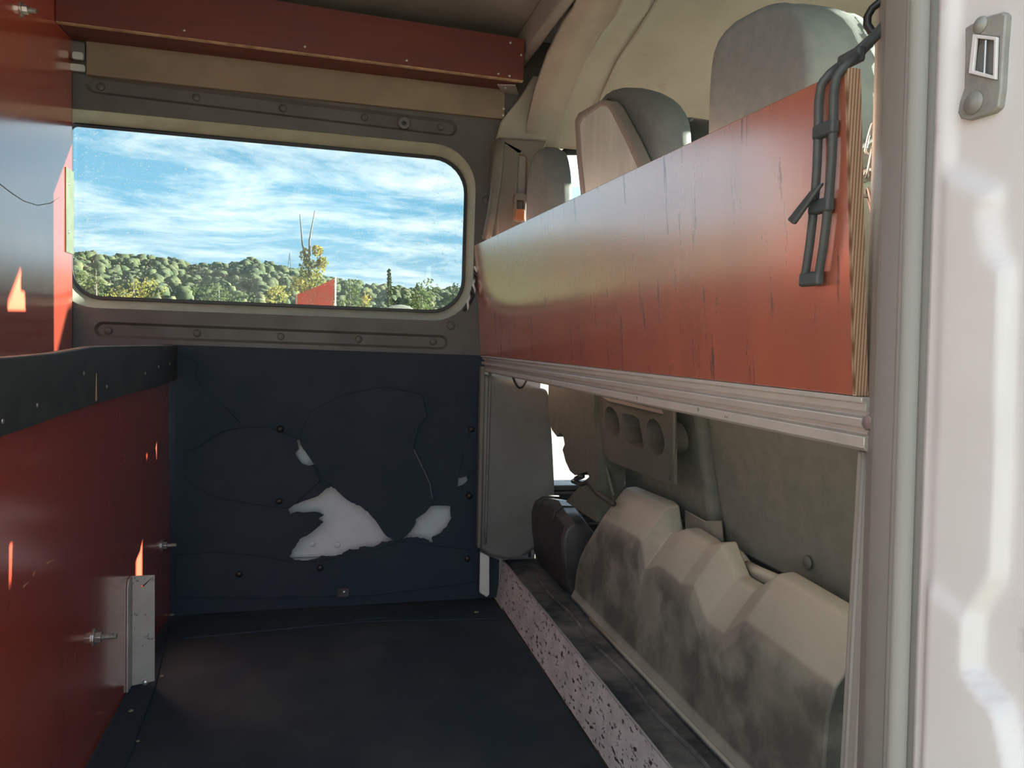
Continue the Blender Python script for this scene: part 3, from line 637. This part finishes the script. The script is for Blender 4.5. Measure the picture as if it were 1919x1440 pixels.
# striker / contact plate
stk = thing('contact_plate', PX(1840,120,XP), 'grey contact plate with square recess screwed to the white pillar', 'plate')
def x3(pts, X): return [(PX(px,py,X).y, PX(px,py,X).z) for px, py in pts]
ol = [(1808,52),(1842,32),(1878,22),(1885,28),(1880,90),(1876,165),(1871,200),(1858,211),(1812,225),(1799,222),(1794,212),(1798,190),(1806,166),(1808,100)]
op = [(1826,64),(1872,70),(1869,150),(1818,138)]
XK = XP-.0035
MB().plate(x3(ol,XK), [x3(op,XK)], sidemap, XK, XP+.002).build('plate', 'striker', stk, bevel=.0008)
ip = [(1833,72),(1866,76),(1864,142),(1827,132)]
MB().plate(x3(op,XK), [x3(ip,XK)], sidemap, XK-.0012, XK+.0005).build('frame', 'white_paint', stk, bevel=.0004)
MB().plate(x3(ip,XK), [], sidemap, XK+.0015, XK+.003).build('recess', 'grey_plastic', stk)
q0, q1 = PX(1848,76,XK), PX(1845,140,XK); MB().tube([q0, q1], .0006, 6).build('pin', 'steel', stk)
for (px, py, r_) in ((1838,47,.004),(1825,193,.0055)):
    p = PX(px,py,XK); MB().lathe(p, (-1,0,0), [(0,r_),(.0008,r_*.95),(.0012,r_*.6),(.0018,r_*.45),(.002,0)], 16).build('screw', 'striker', stk, smooth=True)
# door seal and inner post
def vline(pt, pb, X, z0=-.05, z1=1.40):
    a, b = PX(pt,0,X), PX(pb,1440,X)
    f = lambda z: Vector((X, a.y+(b.y-a.y)*(z-a.z)/(b.z-a.z), z))
    return f(z0), f(z1)
sl = thing('door_seal', (.32, .34, 0), 'grey rubber door seal running up the pillar edge', 'seal')
a, b = vline(1738, 1693, .313); MB().tube([a, a.lerp(b,.33), a.lerp(b,.66), b], .0085, 14).build('bulb', 'seal_rubber', sl, smooth=True)
a, b = vline(1709, 1663, .324); MB().tube([a, b], .0028, 8).build('lip', 'pillar_inner', sl, smooth=True)
a, b = vline(1758, 1712, .309); MB().tube([a, b], .0035, 8).build('base_lip', 'seal_dark', sl, smooth=True)
def vprism(cols, name, mat, parent, back, z0=-.05, z1=1.40, bevel=.002):
    L0, L1 = zip(*[vline(*c, z0, z1) for c in cols]); 
    r0 = list(L0)+[Vector((x,y,z0)) for x,y in back]; r1 = list(L1)+[Vector((x,y,z1)) for x,y in back]
    return MB().loft([r0, r1]).build(name, mat, parent, bevel=bevel)
vprism([(1760,1715,.318),(1705,1658,.330),(1700,1653,.338)], 'carrier', 'seal_dark', sl, [(.36,.36)])
ip_ = thing('pillar_post', (.40, .44, 0), 'grey inner post of the near door pillar behind the seal', 'post')
vprism([(1700,1655,.342),(1668,1622,.352),(1662,1618,.372)], 'post', 'seal_rubber', ip_, [(.40,.40),(.40,.36)])
vprism([(1662,1618,.376),(1648,1606,.40),(1642,1600,.43)], 'inner_face', 'pillar_inner', ip_, [(.50,.46),(.50,.38)])
MB().box((.401,.4715,.10), (.42,.490,.586)).build('lower_post', 'pillar_inner', ip_, bevel=.002)
MB().tube([(.401,.4815,.10),(.401,.4815,.586)], .0022, 6).build('post_rib', 'pillar_inner', ip_, smooth=True)

# near side body with passenger door window
nw = thing('wall_near', (.9, .13, -.1), 'white near side of the cab with passenger window', None, kind='structure')
pw = rrect(.56, 1.36, .76, 1.17, .07)
MB().plate([(.305,-.25),(2.1,-.25),(2.1,.80),(1.52,1.25),(1.50,1.40),(.305,1.40)], [pw], wallmap, .108, .126).build('outer_skin', 'white_paint', nw)
MB().plate(pw, [], wallmap, .114, .118).build('pane', 'clear_glass', nw)
MB().plate([(.52,.10),(1.48,.10),(1.48,.74),(.52,.74)], [], wallmap, .15, .20).build('door_card', 'grey_plastic', nw, bevel=.02)

# ================================================================== CAB
dr = thing('door_1', (1.5, 1.93, -.2), 'driver door swung wide open on the far side', None, kind='structure')
A_ = math.radians(66); ca_, sa_ = math.cos(A_), math.sin(A_)
def doormap(u, v, w_): return Vector((1.5-u*ca_+w_*sa_, 1.93+u*sa_+w_*ca_, v))
MB().plate([(.02,-.2),(.93,-.2),(.95,.78),(.02,.78)], [], doormap, -.03, .05).build('panel', 'white_paint', dr, bevel=.01)
fo = [(.02,.78),(.95,.78),(.93,1.10),(.86,1.16),(.40,1.17),(.30,1.14)]; fi = [(.10,.80),(.90,.80),(.89,1.08),(.84,1.13),(.41,1.14),(.33,1.11)]
MB().plate(fo, [fi], doormap, -.01, .03).build('window_frame', 'dash', dr)
MB().plate(fi, [], doormap, .006, .010).build('pane', 'clear_glass', dr)
MB().plate([(.08,0),(.88,0),(.88,.70),(.08,.70)], [], doormap, -.06, -.031).build('door_card', 'grey_plastic', dr, bevel=.01)
fd = thing('wall_cab_left', (1.5, 1.87, -.1), 'far side of the cab around the open driver door', None, kind='structure')
MB().plate([(1.50,-.25),(2.1,-.25),(2.1,.80),(1.50,.80)], [], wallmap, 1.84, 1.90).build('fender', 'white_paint', fd)
MB().plate([(.56,1.165),(1.50,1.165),(1.50,1.42),(.56,1.42)], [], wallmap, 1.866, 1.91).build('door_header', 'white_paint', fd)
MB().tube([(.565,1.862,1.13),(.60,1.862,1.158),(.68,1.862,1.166),(1.2,1.862,1.166),(1.42,1.862,1.155),(1.50,1.862,1.11)], .010, 8).build('door_seal', 'black_rubber', fd, smooth=True)
MB().tube([(1.48,1.855,1.20),(1.62,1.84,1.12),(2.05,1.80,.80)], .045, 8).build('pillar', 'beige_plastic', fd, smooth=True)
MB().tube([(1.48,.16,1.20),(1.62,.18,1.12),(2.05,.22,.80)], .045, 8).build('pillar', 'beige_plastic', fd, smooth=True)
sill = thing('door_sill', (.75, 1.86, -.1), 'ribbed black plastic door sill beside the driver seat', 'sill')
MB().box((.562, 1.83, -.2), (1.5, 1.90, .292)).build('body', 'black_plastic', sill, bevel=.004)
for i, z in enumerate((.272,.245,.215,.19,.165)): MB().box((.566,1.820-(.006 if i%2 else 0),z), (1.48,1.8305,z+.010)).build('rib', 'black_plastic', sill, bevel=.003)
MB().box((.546,1.822,.284), (1.5,1.90,.298)).build('tread', 'black_plastic', sill, bevel=.003)
MB().box((.72,1.80,.215),(.86,1.8195,.25)).build('handle', 'black_plastic', sill, bevel=.004)
fw_ = MB().box((1.62,.14,-.2),(1.70,1.84,.78)).build('wall_front', 'dash'); tag(fw_, 'dark bulkhead under the windscreen', kind='structure')
cf = MB().box((.9505,.30,-.2),(1.62,1.82,.02)).build('floor_cab_front', 'rubber_floor'); tag(cf, 'dark cab footwell floor', kind='structure')
ds = thing('dashboard', (1.5, 1.0, .5), 'dark grey dashboard below the windscreen', 'dashboard')
MB().plate([(1.38,.45),(1.36,.62),(1.42,.74),(1.55,.80),(2.05,.80),(2.05,.60),(1.60,.45)], [], lambda u,v,w: Vector((u,w,v)), .22, 1.80).build('body', 'dash', ds, bevel=.02, seg=3)
for y in (.45,1.0,1.55): MB().box((1.376,y-.1,.64),(1.40,y+.1,.70)).build('vent', 'black_plastic', ds, bevel=.004)
ws = thing('window_2', (1.8, 1.0, .8), 'clear windscreen at the front of the cab', None, kind='structure')
MB().add([(1.50,.20,1.25),(1.50,1.82,1.25),(2.08,1.80,.80),(2.08,.22,.80),(1.506,.20,1.254),(1.506,1.82,1.254),(2.086,1.80,.804),(2.086,.22,.804)], [(0,1,2,3),(7,6,5,4)]).build('pane', 'clear_glass', ws)
MB().box((1.49,.2,1.235),(1.54,1.84,1.42)).build('header', 'beige_plastic', ws, bevel=.01)
for y, nm in ((1.42,'folded beige sun visor above the driver side of the windscreen'),(.55,'folded beige sun visor above the passenger side of the windscreen')):
    sv = thing('sun_visor', (1.40, y, 1.26), nm, 'sun visor', 'sun visors')
    MB().plate([(1.30,1.262),(1.31,1.275),(1.46,1.250),(1.47,1.236),(1.45,1.230)], [], lambda u,v,w: Vector((u,w,v)), y-.2, y+.2).build('panel', 'headliner', sv, bevel=.005)
    MB().tube([(1.465,y+.17,1.238),(1.485,y+.19,1.25)], .005, 8).build('arm', 'beige_plastic', sv)

# ------------------------------------------------------------------ seats
def pad(name, mat, parent, poly, x0, x1, bev, seg=4, lean=0):
    return MB().plate(poly, [], lambda u, v, w: Vector((w+lean*(.85-v), u, v)), x0, x1).build(name, mat, parent, bevel=bev, seg=seg, angle=50)
def pad2(name, mat, parent, poly, x0, x1, e=.80):
    cy = sum(p[0] for p in poly)/len(poly); cz = sum(p[1] for p in poly)/len(poly); zb = min(p[1] for p in poly); R = []
    for t, s_ in ((0,e-.12),(0,e),(.06,e+.08),(.16,.955),(.3,.988),(.5,1),(.7,.988),(.84,.955),(.94,e+.08),(1,e),(1,e-.12)):
        R.append([Vector((x0+(x1-x0)*t, cy+(y-cy)*s_, cz+(z-cz)*s_)) for y, z in poly])
    return MB().loft(R).build(name, mat, parent, smooth=True)
def smooth_poly(P, it=2):
    for _ in range(it):
        Q = []
        for a, b in zip(P, P[1:]+P[:1]): Q += [(a[0]*.75+b[0]*.25, a[1]*.75+b[1]*.25), (a[0]*.25+b[0]*.75, a[1]*.25+b[1]*.75)]
        P = Q
    return P
dseat = thing('driver_seat', (.60, 1.60, .30), 'far dark fabric seat with a rounded headrest and torn back edge', 'seat')
hp_ = smooth_poly([(1.70,.90),(1.705,1.03),(1.68,1.08),(1.62,1.10),(1.565,1.085),(1.525,1.02),(1.52,.90),(1.53,.86),(1.69,.86)], 2)
dhr = pad2('headrest', 'headrest_fabric', dseat, hp_, .452, .510, .86)
for y in (1.58,1.64): MB().tube([(.485,y,.80),(.485,y,.90)], .006, 8).build('headrest_post', 'steel', dhr)
jag = [(996,690),(1003,712),(1020,770),(1034,806),(1044,819),(1050,811),(1055,816),(1058,833),(1054,843),(1060,866),(1068,883),(1077,891),(1100,884),(1104,894),(1096,901)]
jp = [(min(PX(px,py,.55).y, 1.788-.0005*i), PX(px,py,.55).z) for i, (px, py) in enumerate(jag)]
pad('backrest', 'seat_fabric_dark', dseat, [(1.70,.84),(1.78,.66)]+jp+[(1.62,.30),(1.425,.30),(1.425,.44),(1.46,.52),(1.46,.80),(1.50,.84)], .55, .61, 0, 1)
MB().tube([PX(px,py,.552) for px,py in ((1092,893),(1080,897),(1074,902),(1090,908),(1104,904),(1120,925),(1150,945))], .006, 6).build('recliner_lever', 'black_plastic', dseat, smooth=True)
# driver seat box
dbx = thing('seat_box', (.62, 1.68, .1), 'worn black rounded seat box under the far seat', 'seat box')
pr_ = [(.545,.1),(.530,.13),(.520,.19),(.517,.245),(.525,.272),(.545,.285),(.575,.282),(.598,.255),(.605,.19),(.63,.15),(.80,.15),(.80,.1)]
ys = [1.556,1.558,1.565,1.60,1.66,1.72,1.78,1.808,1.814,1.816]
rings = []
for y in ys:
    t = min(1, (y-1.556)/.02, (1.816-y)/.012); s_ = .90+.10*max(0,t)**.5
    cx, cz = .66, .18; rings.append([Vector((cx+(x-cx)*s_, y, .1005+(z-.1)*s_+.010*math.sin(y*31)*(z>.2))) for x, z in pr_])
MB().loft(rings).build('body', 'black_plastic', dbx, smooth=False, bevel=.006, seg=3, angle=25)
MB().tube([(.519-.003*math.sin(k*.3), 1.80, .12+.14*k/10) for k in range(11)], .004, 6).build('edge_bead', 'black_plastic', dbx, smooth=True)
for y in (1.62,1.68,1.74): MB().tube([(.5175,y,.246),(.525,y+.004,.274),(.545,y+.008,.288),(.575,y+.012,.285)], .0018, 5).build('seam', 'black_plastic', dbx, smooth=True)
MB().plate(rrect(.575,.66,.12,.235,.03,6), [rrect(.583,.652,.128,.227,.025,6)], wallmap, 1.552, 1.5565).build('side_rim', 'black_plastic', dbx, bevel=.0015)

mseat = thing('middle_seat', (.52, 1.18, .30), 'middle seat with pale plastic back shell and cup holder recesses', 'seat')
XSH = .50
sh_o = x3([(1096,440),(1081,300),(1077,226),(1084,212),(1127,187),(1141,189),(1151,202),(1182,262),(1262,440)], XSH)
sh_i = x3([(1103,430),(1089,300),(1085,234),(1091,222),(1126,198),(1137,201),(1145,211),(1172,265),(1246,430)], XSH)
MB().plate(sh_o, [sh_i], sidemap, XSH-.001, XSH+.022).build('shell_rim', 'shell_rim', mseat, bevel=.003)
MB().plate(sh_i, [], sidemap, XSH+.002, XSH+.010).build('shell', 'shell_plastic', mseat)
pd = smooth_poly(x3([(1120,300),(1128,205),(1138,180),(1165,163),(1200,164),(1234,183),(1253,213),(1258,255),(1258,340),(1230,380),(1160,380)], .55), 1)
mhr = pad2('headrest', 'headrest_fabric', mseat, pd, XSH+.026, XSH+.10)
rim_in = x3([(1141,189),(1156,195),(1166,205),(1218,330)], XSH+.024); MB().tube([Vector((XSH+.024,y,z)) for y,z in rim_in], .006, 8).build('trim_roll', 'dark_vinyl', mseat, smooth=True)
XCUP = .56
c_o = x3([(1121,640),(1262,640),(1262,770),(1263,908),(1240,902),(1140,864),(1128,845),(1124,800)], XCUP)
def ell(cx, cy, rx, ry, skew=0, n=20): return [(cx+rx*math.cos(t)+skew*math.sin(t), cy+ry*math.sin(t)) for t in [2*math.pi*k/n for k in range(n)]]
c1 = x3(ell(1147,792,13,30,5), XCUP); c3_ = x3(ell(1228,820,16,35,6), XCUP)
c2 = x3([(1165,775),(1188,779),(1197,786),(1203,815),(1206,838),(1202,842),(1178,832),(1172,826),(1166,800)], XCUP)
cu = MB().plate(c_o, [c1,c2,c3_], sidemap, XCUP, XCUP+.006)
cup = cu.build('cup_panel', 'shell_lower', mseat)
for i, h_ in enumerate((c1,c2,c3_)):
    cy = sum(p[0] for p in h_)/len(h_); cz = sum(p[1] for p in h_)/len(h_)
    k = MB().loft([[Vector((XCUP+.0005,y,z)) for y,z in h_], [Vector((XCUP+.045,cy+(y-cy)*.85,cz+(z-cz)*.85)) for y,z in h_]], cap=False)
    k.plate([(cy+(y-cy)*.85,cz+(z-cz)*.85) for y,z in h_], [], sidemap, XCUP+.045, XCUP+.047)
    k.build('cup_recess', 'shell_lower', cup, smooth=False)
pad('cushion_back', 'seat_fabric', mseat, [(1.145,.33),(1.56,.33),(1.50,.55),(1.43,.62),(1.42,.86),(1.145,.86)], .56, .63, .02, lean=.2)
q = x3([(1128,744),(1236,768),(1240,776),(1140,752)], XCUP-.004); MB().plate(q, [], sidemap, XCUP-.004, XCUP-.0005).build('label_strip', 'shell_rim', mseat)
MB().tube([PX(px,py,XCUP+.002) for px,py in ((1263,745),(1264,800),(1263,850),(1258,900))], .004, 6).build('edge_roll', 'shell_lower', mseat, smooth=True)
MB().tube([PX(px,py,XCUP+.01) for px,py in ((1124,760),(1126,800),(1124,830),(1130,850),(1150,930))], .004, 6).build('edge_roll', 'shell_lower', mseat, smooth=True)

sm = thing('small_headrest', (.63, 1.13, .9), 'black vinyl headrest peeking over the board beside the large headrest', 'headrest')
sp = smooth_poly(x3([(1214,310),(1218,266),(1238,236),(1272,221),(1306,220),(1340,232),(1352,310)], .70), 1)
pad2('pad', 'dark_vinyl', sm, sp, .66, .74)
MB().tube([PX(px,py,.668) for px,py in ((1278,285),(1281,255),(1287,238),(1297,222))], .003, 6).build('seam', 'headrest_fabric', sm, smooth=True)
for y in (1.28,1.36): MB().tube([(.70,y,.80),(.70,y,.98)], .006, 8).build('post', 'steel', sm)

pseat = thing('passenger_seat', (.54, .72, .30), 'near grey fabric seat with large headrest towering over the board', 'seat')
bh = smooth_poly(x3([(1338,300),(1342,150),(1352,88),(1380,48),(1425,22),(1462,6),(1500,2),(1525,16),(1540,55),(1547,110),(1550,300)], .45), 1)
phr = pad2('headrest', 'headrest_fabric', pseat, bh, .435, .515, .88)
MB().tube([PX(px,py,.510) for px,py in ((1578,22),(1590,46),(1598,75),(1603,105),(1607,150),(1609,190))], .0025, 6).build('edge_bead', 'shell_plastic', phr, smooth=True)  # pale bead paints the sunlit rim of the headrest
for y in (.66,.74): MB().tube([(.48,y,.74),(.48,y,.90)], .006, 8).build('headrest_post', 'steel', phr)
pad('backrest', 'seat_fabric', pseat, [(.52,.33),(1.13,.33),(1.135,.45),(1.13,.80),(1.09,.85),(.57,.85),(.52,.80)], .562, .67, .02, lean=.2)
q = PX(1513,1055,.652); MB().lathe(q, (-1,0,0), [(0,.010),(.0015,.009),(.002,0)], 14).build('button', 'shell_lower', pseat, smooth=True)
pad('cushion', 'seat_fabric', pseat, [(.52,.30),(1.08,.30),(1.08,.42),(.52,.42)], .78, 1.10, .03)

# stepped plastic seat box for the passenger bench
sb = thing('seat_box', (.60, .9, .1), 'dusty stepped grey plastic seat box cover on the cab floor', 'seat box')
sil = [(1122,1010),(1128,990),(1137,972),(1172,914),(1180,916),(1243,942),(1251,950),(1259,1000),(1284,991),(1292,993),(1323,1013),(1330,1020),(1356,1018),(1380,1080),(1384,1085),(1417,1105),(1456,1076),(1464,1076),(1600,1157),(1640,1180)]
rings = []
XT = .605
for i, (px, py) in enumerate(sil):
    p = PX(px, py, XT); y, zt_ = p.y, p.z
    dz = .062
    f = .545
    if i == 0: f = .56
    rings.append([Vector((.628,y,.1005)), Vector((f-.004,y,.1005)), Vector((f-.008,y,.108)), Vector((f,y,.125)), Vector((f+.004,y,zt_-dz-.03)), Vector((f+.012,y,zt_-dz)), Vector((XT-.004,y,zt_-.004)), Vector((XT+.002,y,zt_)), Vector((.628,y,zt_+.002))])
MB().loft(rings).build('cover', 'base_plastic', sb, bevel=.004, seg=2, angle=15)
MB().tube([Vector((.537,y,.106)) for y in (1.40,1.2,1.0,.8,.6)], .005, 6).build('foot_lip', 'base_plastic', sb, smooth=True)
a0 = PX(1120,1060,.59); MB().box((.565,1.425,.101),(.64,1.455,.25)).build('side_flange', 'black_plastic', sb, bevel=.008)
bk = thing('seat_bracket', PX(1320,985,.62), 'grey metal angle bracket between seat box and seat back', 'bracket')
q = x3([(1283,957),(1322,978),(1322,1020),(1284,998)], .632); MB().plate(q, [], sidemap, .632, .635).build('leaf', 'base_plastic', bk, bevel=.001)
q2 = [PX(1322,978,.632), PX(1352,977,.645), PX(1356,1018,.645), PX(1322,1020,.632)]
MB().add(q2+[p+Vector((.003,.003,0)) for p in q2], [(0,1,2,3),(7,6,5,4),(0,1,5,4),(1,2,6,5),(2,3,7,6),(3,0,4,7)]).build('leaf', 'base_plastic', bk)
lv = thing('ribbed_hose', PX(1400,1050,.62), 'dark bent hose in the gap of the stepped seat box', 'hose')
MB().tube([PX(1366,1028,.643),PX(1385,1045,.643),PX(1398,1062,.643)], [.008,.011,.0105], 10).build('end_cap', 'base_plastic', lv, smooth=True)
MB().tube([PX(1400,1064,.643),PX(1420,1076,.643),PX(1470,1098,.643)], [.011,.012,.012], 10).build('tube', 'base_plastic', lv, smooth=True)

# ================================================================== OUTDOORS
ridge = [(-200,470),(60,476),(150,481),(230,486),(270,488),(310,484),(345,500),(400,498),(470,492),(520,500),(560,512),(640,528),(700,538),(760,545),(870,548),(1000,552),(1300,560),(1700,560)]
YR = 320.0
RP = [(PY(px,py,YR).x, PY(px,py,YR).z) for px, py in ridge]
RP = [(-1200, RP[0][1])]+RP+[(2500, RP[-1][1])]
def hz(x, y):
    s_ = x*YR/max(y,50)
    for (a, b), (c, d) in zip(RP, RP[1:]):
        if s_ <= c: h = b+(d-b)*(s_-a)/(c-a); break
    else: h = RP[-1][1]
    h -= 4
    t = sst((y-110)/(YR-110)); 
    h2 = h*t + mnoise.noise((x*.012, y*.012, 0))*5*t*(1-t)*4
    return -.58 + max(0, h2)*(1 if y < YR else 1)
rows = []
for i in range(46):
    y = 100+i*10
    rows.append([Vector((x, y, hz(x,y))) for x in [-420+k*16 for k in range(90)]])
hill = MB().loft(rows, cap=False, closed=False).build('hillside', 'hill_soil', smooth=True)
tag(hill, 'wooded hillside rising beyond the yard', kind='structure')
# tree crowns on the hill: lumpy blobs
import bmesh as _b
def blob_template(seed):
    bm = bmesh.new(); bmesh.ops.create_icosphere(bm, subdivisions=2, radius=1)
    vs = []
    for v in bm.verts: 
        k = 1+.35*mnoise.noise(v.co*1.6+Vector((seed*7.1,0,0)))+.16*random.uniform(-1,1); vs.append(v.co*k)
    fs = [tuple(v.index for v in f.verts) for f in bm.faces]; bm.free(); return vs, fs
TP = [blob_template(i) for i in range(6)]
def blobs(spots, name, mat, label, cat):
    b = MB()
    for (x, y, r, h) in spots:
        vs, fs = random.choice(TP); a = random.uniform(0, 6.28); ca, sa = math.cos(a), math.sin(a); z = hz(x, y) if y > 100 else -.56
        b.add([Vector((x+(v.x*ca-v.y*sa)*r, y+(v.x*sa+v.y*ca)*r, z+h*.5+v.z*h*.62)) for v in vs], fs)
    o = b.build(name, mat, smooth=True); tag(o, label, cat, kind='stuff'); return o
sp_ = []
for _ in range(5200):
    y = random.uniform(190, YR+25); x = random.uniform(-.42, .55)*y
    r = random.uniform(1.1, 2.4); sp_.append((x, y, r, r*random.uniform(1.3, 2.1)))
blobs(sp_, 'forest_canopy', 'forest', 'dark green canopy of the wooded ridge', 'forest')
sp_ = []
for _ in range(900):
    y = random.uniform(105, 200); x = random.uniform(-.42, .45)*y
    r = random.uniform(.7, 1.6); sp_.append((x, y, r, r*random.uniform(1.0, 1.7)))
blobs(sp_, 'hill_scrub', 'scrub', 'pale olive scrub at the foot of the ridge', 'scrub')

def leaf_cloud(b, c, rad, n, size):
    for _ in range(n):
        while True:
            v = Vector((random.uniform(-1,1), random.uniform(-1,1), random.uniform(-1,1)))
            if v.length < 1: break
        p = Vector(c) + Vector((v.x*rad[0], v.y*rad[1], v.z*rad[2]))
        a = Vector((random.gauss(0,1), random.gauss(0,1), random.gauss(0,1))).normalized()*size; d = a.orthogonal().normalized()*size*.6
        q = Matrix.Rotation(random.uniform(0,6.28), 3, a) @ d
        b.add([p-a, p+q, p+a, p-q], [(0,1,2,3)])
# the tall sparse yellow tree
yt = 40.0
def G(px, py, y): return PY(px, py, y)
tr = thing('sparse_tree', (G(580,580,yt).x, yt, -.56), 'tall half bare tree with yellow leaves beside the red banner', 'tree')
base = Vector((G(583,580,yt).x, yt, -.56))
MB().tube([base, G(582,540,yt), G(580,500,yt)], [.16,.13,.10], 8).build('trunk', 'bark', tr, smooth=True)
for tp_, md in (((562,402),(567,460)),((590,395),(580,450)),((605,465),(596,495)),((568,470),(574,500))):
    MB().tube([G(580,505,yt), G(*md,yt), G(*tp_,yt)], [.07,.045,.02], 6).build('branch', 'bark', tr, smooth=True)
lf = MB()
for c, rd, n in (((595,470),(.3,.3,.28),90),((603,492),(.3,.3,.3),90),((572,478),(.28,.3,.35),70),((585,505),(.7,.6,.5),190),((575,535),(.9,.8,.6),220),((592,545),(.8,.7,.6),220),((585,570),(.8,.7,.5),160),((580,600),(.9,.8,.7),200),((590,640),(.8,.7,.7),160)):
    leaf_cloud(lf, G(*c,yt), rd, int(n*1.1), .10)
o = lf.build('foliage', 'yellow_leaf', tr); o['kind'] = 'stuff'
def shrub(px, py, y, wpx, hpx, mat, label, name='shrub', n=260, spire=False):
    b0 = G(px, py, y); k = y/F*1.03; t = thing(name, (b0.x, y, -.56), label, 'tree' if spire else 'shrub')
    MB().tube([Vector((b0.x,y,-.56)), Vector((b0.x,y,b0.z)), Vector((b0.x, y, b0.z+hpx*k*.9))], [.12,.09,.03], 6).build('stem', 'bark', t, smooth=True)
    l = MB(); zg = -.5; zt2 = b0.z+hpx*k
    if spire:
        for i in range(10):
            f = i/9; leaf_cloud(l, (b0.x, y, zg+(zt2-zg)*f), (wpx*k*.5*(1-f*.85), wpx*k*.5*(1-f*.85), (zt2-zg)*.08), n//6, .10*y/40)
    else:
        for i in range(14):
            f = i/13; leaf_cloud(l, (b0.x+random.uniform(-.3,.3)*wpx*k, y+random.uniform(-.3,.3)*wpx*k, zg+.3+(zt2-zg-.3-hpx*k*.25)*f), (wpx*k*.34,wpx*k*.34,max(hpx*k*.3,(zt2-zg)*.12)), n//6, .085*y/40)
    o = l.build('foliage', mat, t); o['kind'] = 'stuff'; return t
shrub(728, 575, 60, 34, 58, 'dark_leaf', 'narrow dark conifer spire right of the red banner', 'conifer', 420, True)
shrub(655, 572, 52, 50, 46, 'green_leaf', 'round green shrub just right of the red banner', n=420)
shrub(683, 580, 45, 22, 30, 'yellow_leaf', 'small yellow shrub left of the white tunnel roof', n=200)
shrub(790, 575, 70, 70, 48, 'green_leaf', 'broad green shrub behind the white tunnel roof', n=520)
shrub(850, 578, 64, 60, 44, 'dark_leaf', 'dark green shrub at the right window edge', n=460)
shrub(510, 570, 55, 60, 30, 'yellow_leaf', 'yellowish green shrub left of the sparse tree', n=420)
shrub(250, 560, 60, 90, 34, 'yellow_leaf', 'dry yellow shrub low behind the left of the window', n=460)
shrub(410, 566, 62, 110, 30, 'green_leaf', 'low green shrub behind the middle of the window', n=520)
shrub(180, 556, 66, 60, 44, 'green_leaf', 'green shrub beside the red partition edge in the window', n=380)
pm = thing('pylon', (G(543,500,300).x, 300, hz(G(543,500,300).x,300)), 'thin lattice pylon on the ridge left of the sparse tree', 'pylon')
pb_ = hz(G(543,500,300).x,300); pt_ = G(543,474,300); 
for sx_ in (-1,1): MB().tube([Vector((pt_.x+sx_*1.1,300,pb_)), pt_], .09, 5).build('leg', 'bark', pm)
for k_ in range(1,5): MB().tube([pt_.lerp(Vector((pt_.x-1.1,300,pb_)), k_/6), pt_.lerp(Vector((pt_.x+1.1,300,pb_)), (k_+1)/6)], .06, 4).build('brace', 'bark', pm)
# red banner on a pole
rb = thing('banner', (G(628,580,36).x, 36, -.56), 'red orange banner stretched beside a thin white pole', 'banner')
MB().plate([(G(556,580,36).x,-.2),(G(626,580,36).x,-.2),(G(626,522,36).x,G(626,522,36).z),(G(600,535,36).x,G(600,535,36).z),(G(575,545,36).x,G(575,545,36).z),(G(553,553,36).x,G(553,553,36).z)], [], wallmap, 36, 36.04).build('cloth', 'red_tarp', rb)
MB().tube([Vector((G(629,580,36).x,36,-.56)), G(629,519,36)], .035, 8).build('pole', 'tent_cloth', rb)
MB().tube([Vector((G(556,580,36).x,36.02,-.56)), G(556,552,36)], .03, 8).build('pole', 'tent_cloth', rb)
# white tunnel roof
tn = thing('tunnel_tent', (G(750,590,30).x, 31, -.56), 'low white rounded tunnel roof at the foot of the window view', 'tent')
a, b = G(692,592,30), G(806,597,30); cx = (a.x+b.x)/2; rx = (b.x-a.x)/2; zt_ = G(748,573,30).z
arc = lambda y: [Vector((cx+rx*math.cos(t), y, -.56+(zt_+.56)*math.sin(t)**.6 if math.sin(t) > 0 else -.56)) for t in [math.pi*k/20 for k in range(21)]]
MB().loft([arc(30), arc(34)], cap=True).build('cover', 'tent_cloth', tn, smooth=True)
MB().tube([p+Vector((0,-.03,0)) for p in arc(30)], .04, 6).build('hoop', 'tent_cloth', tn, smooth=True)
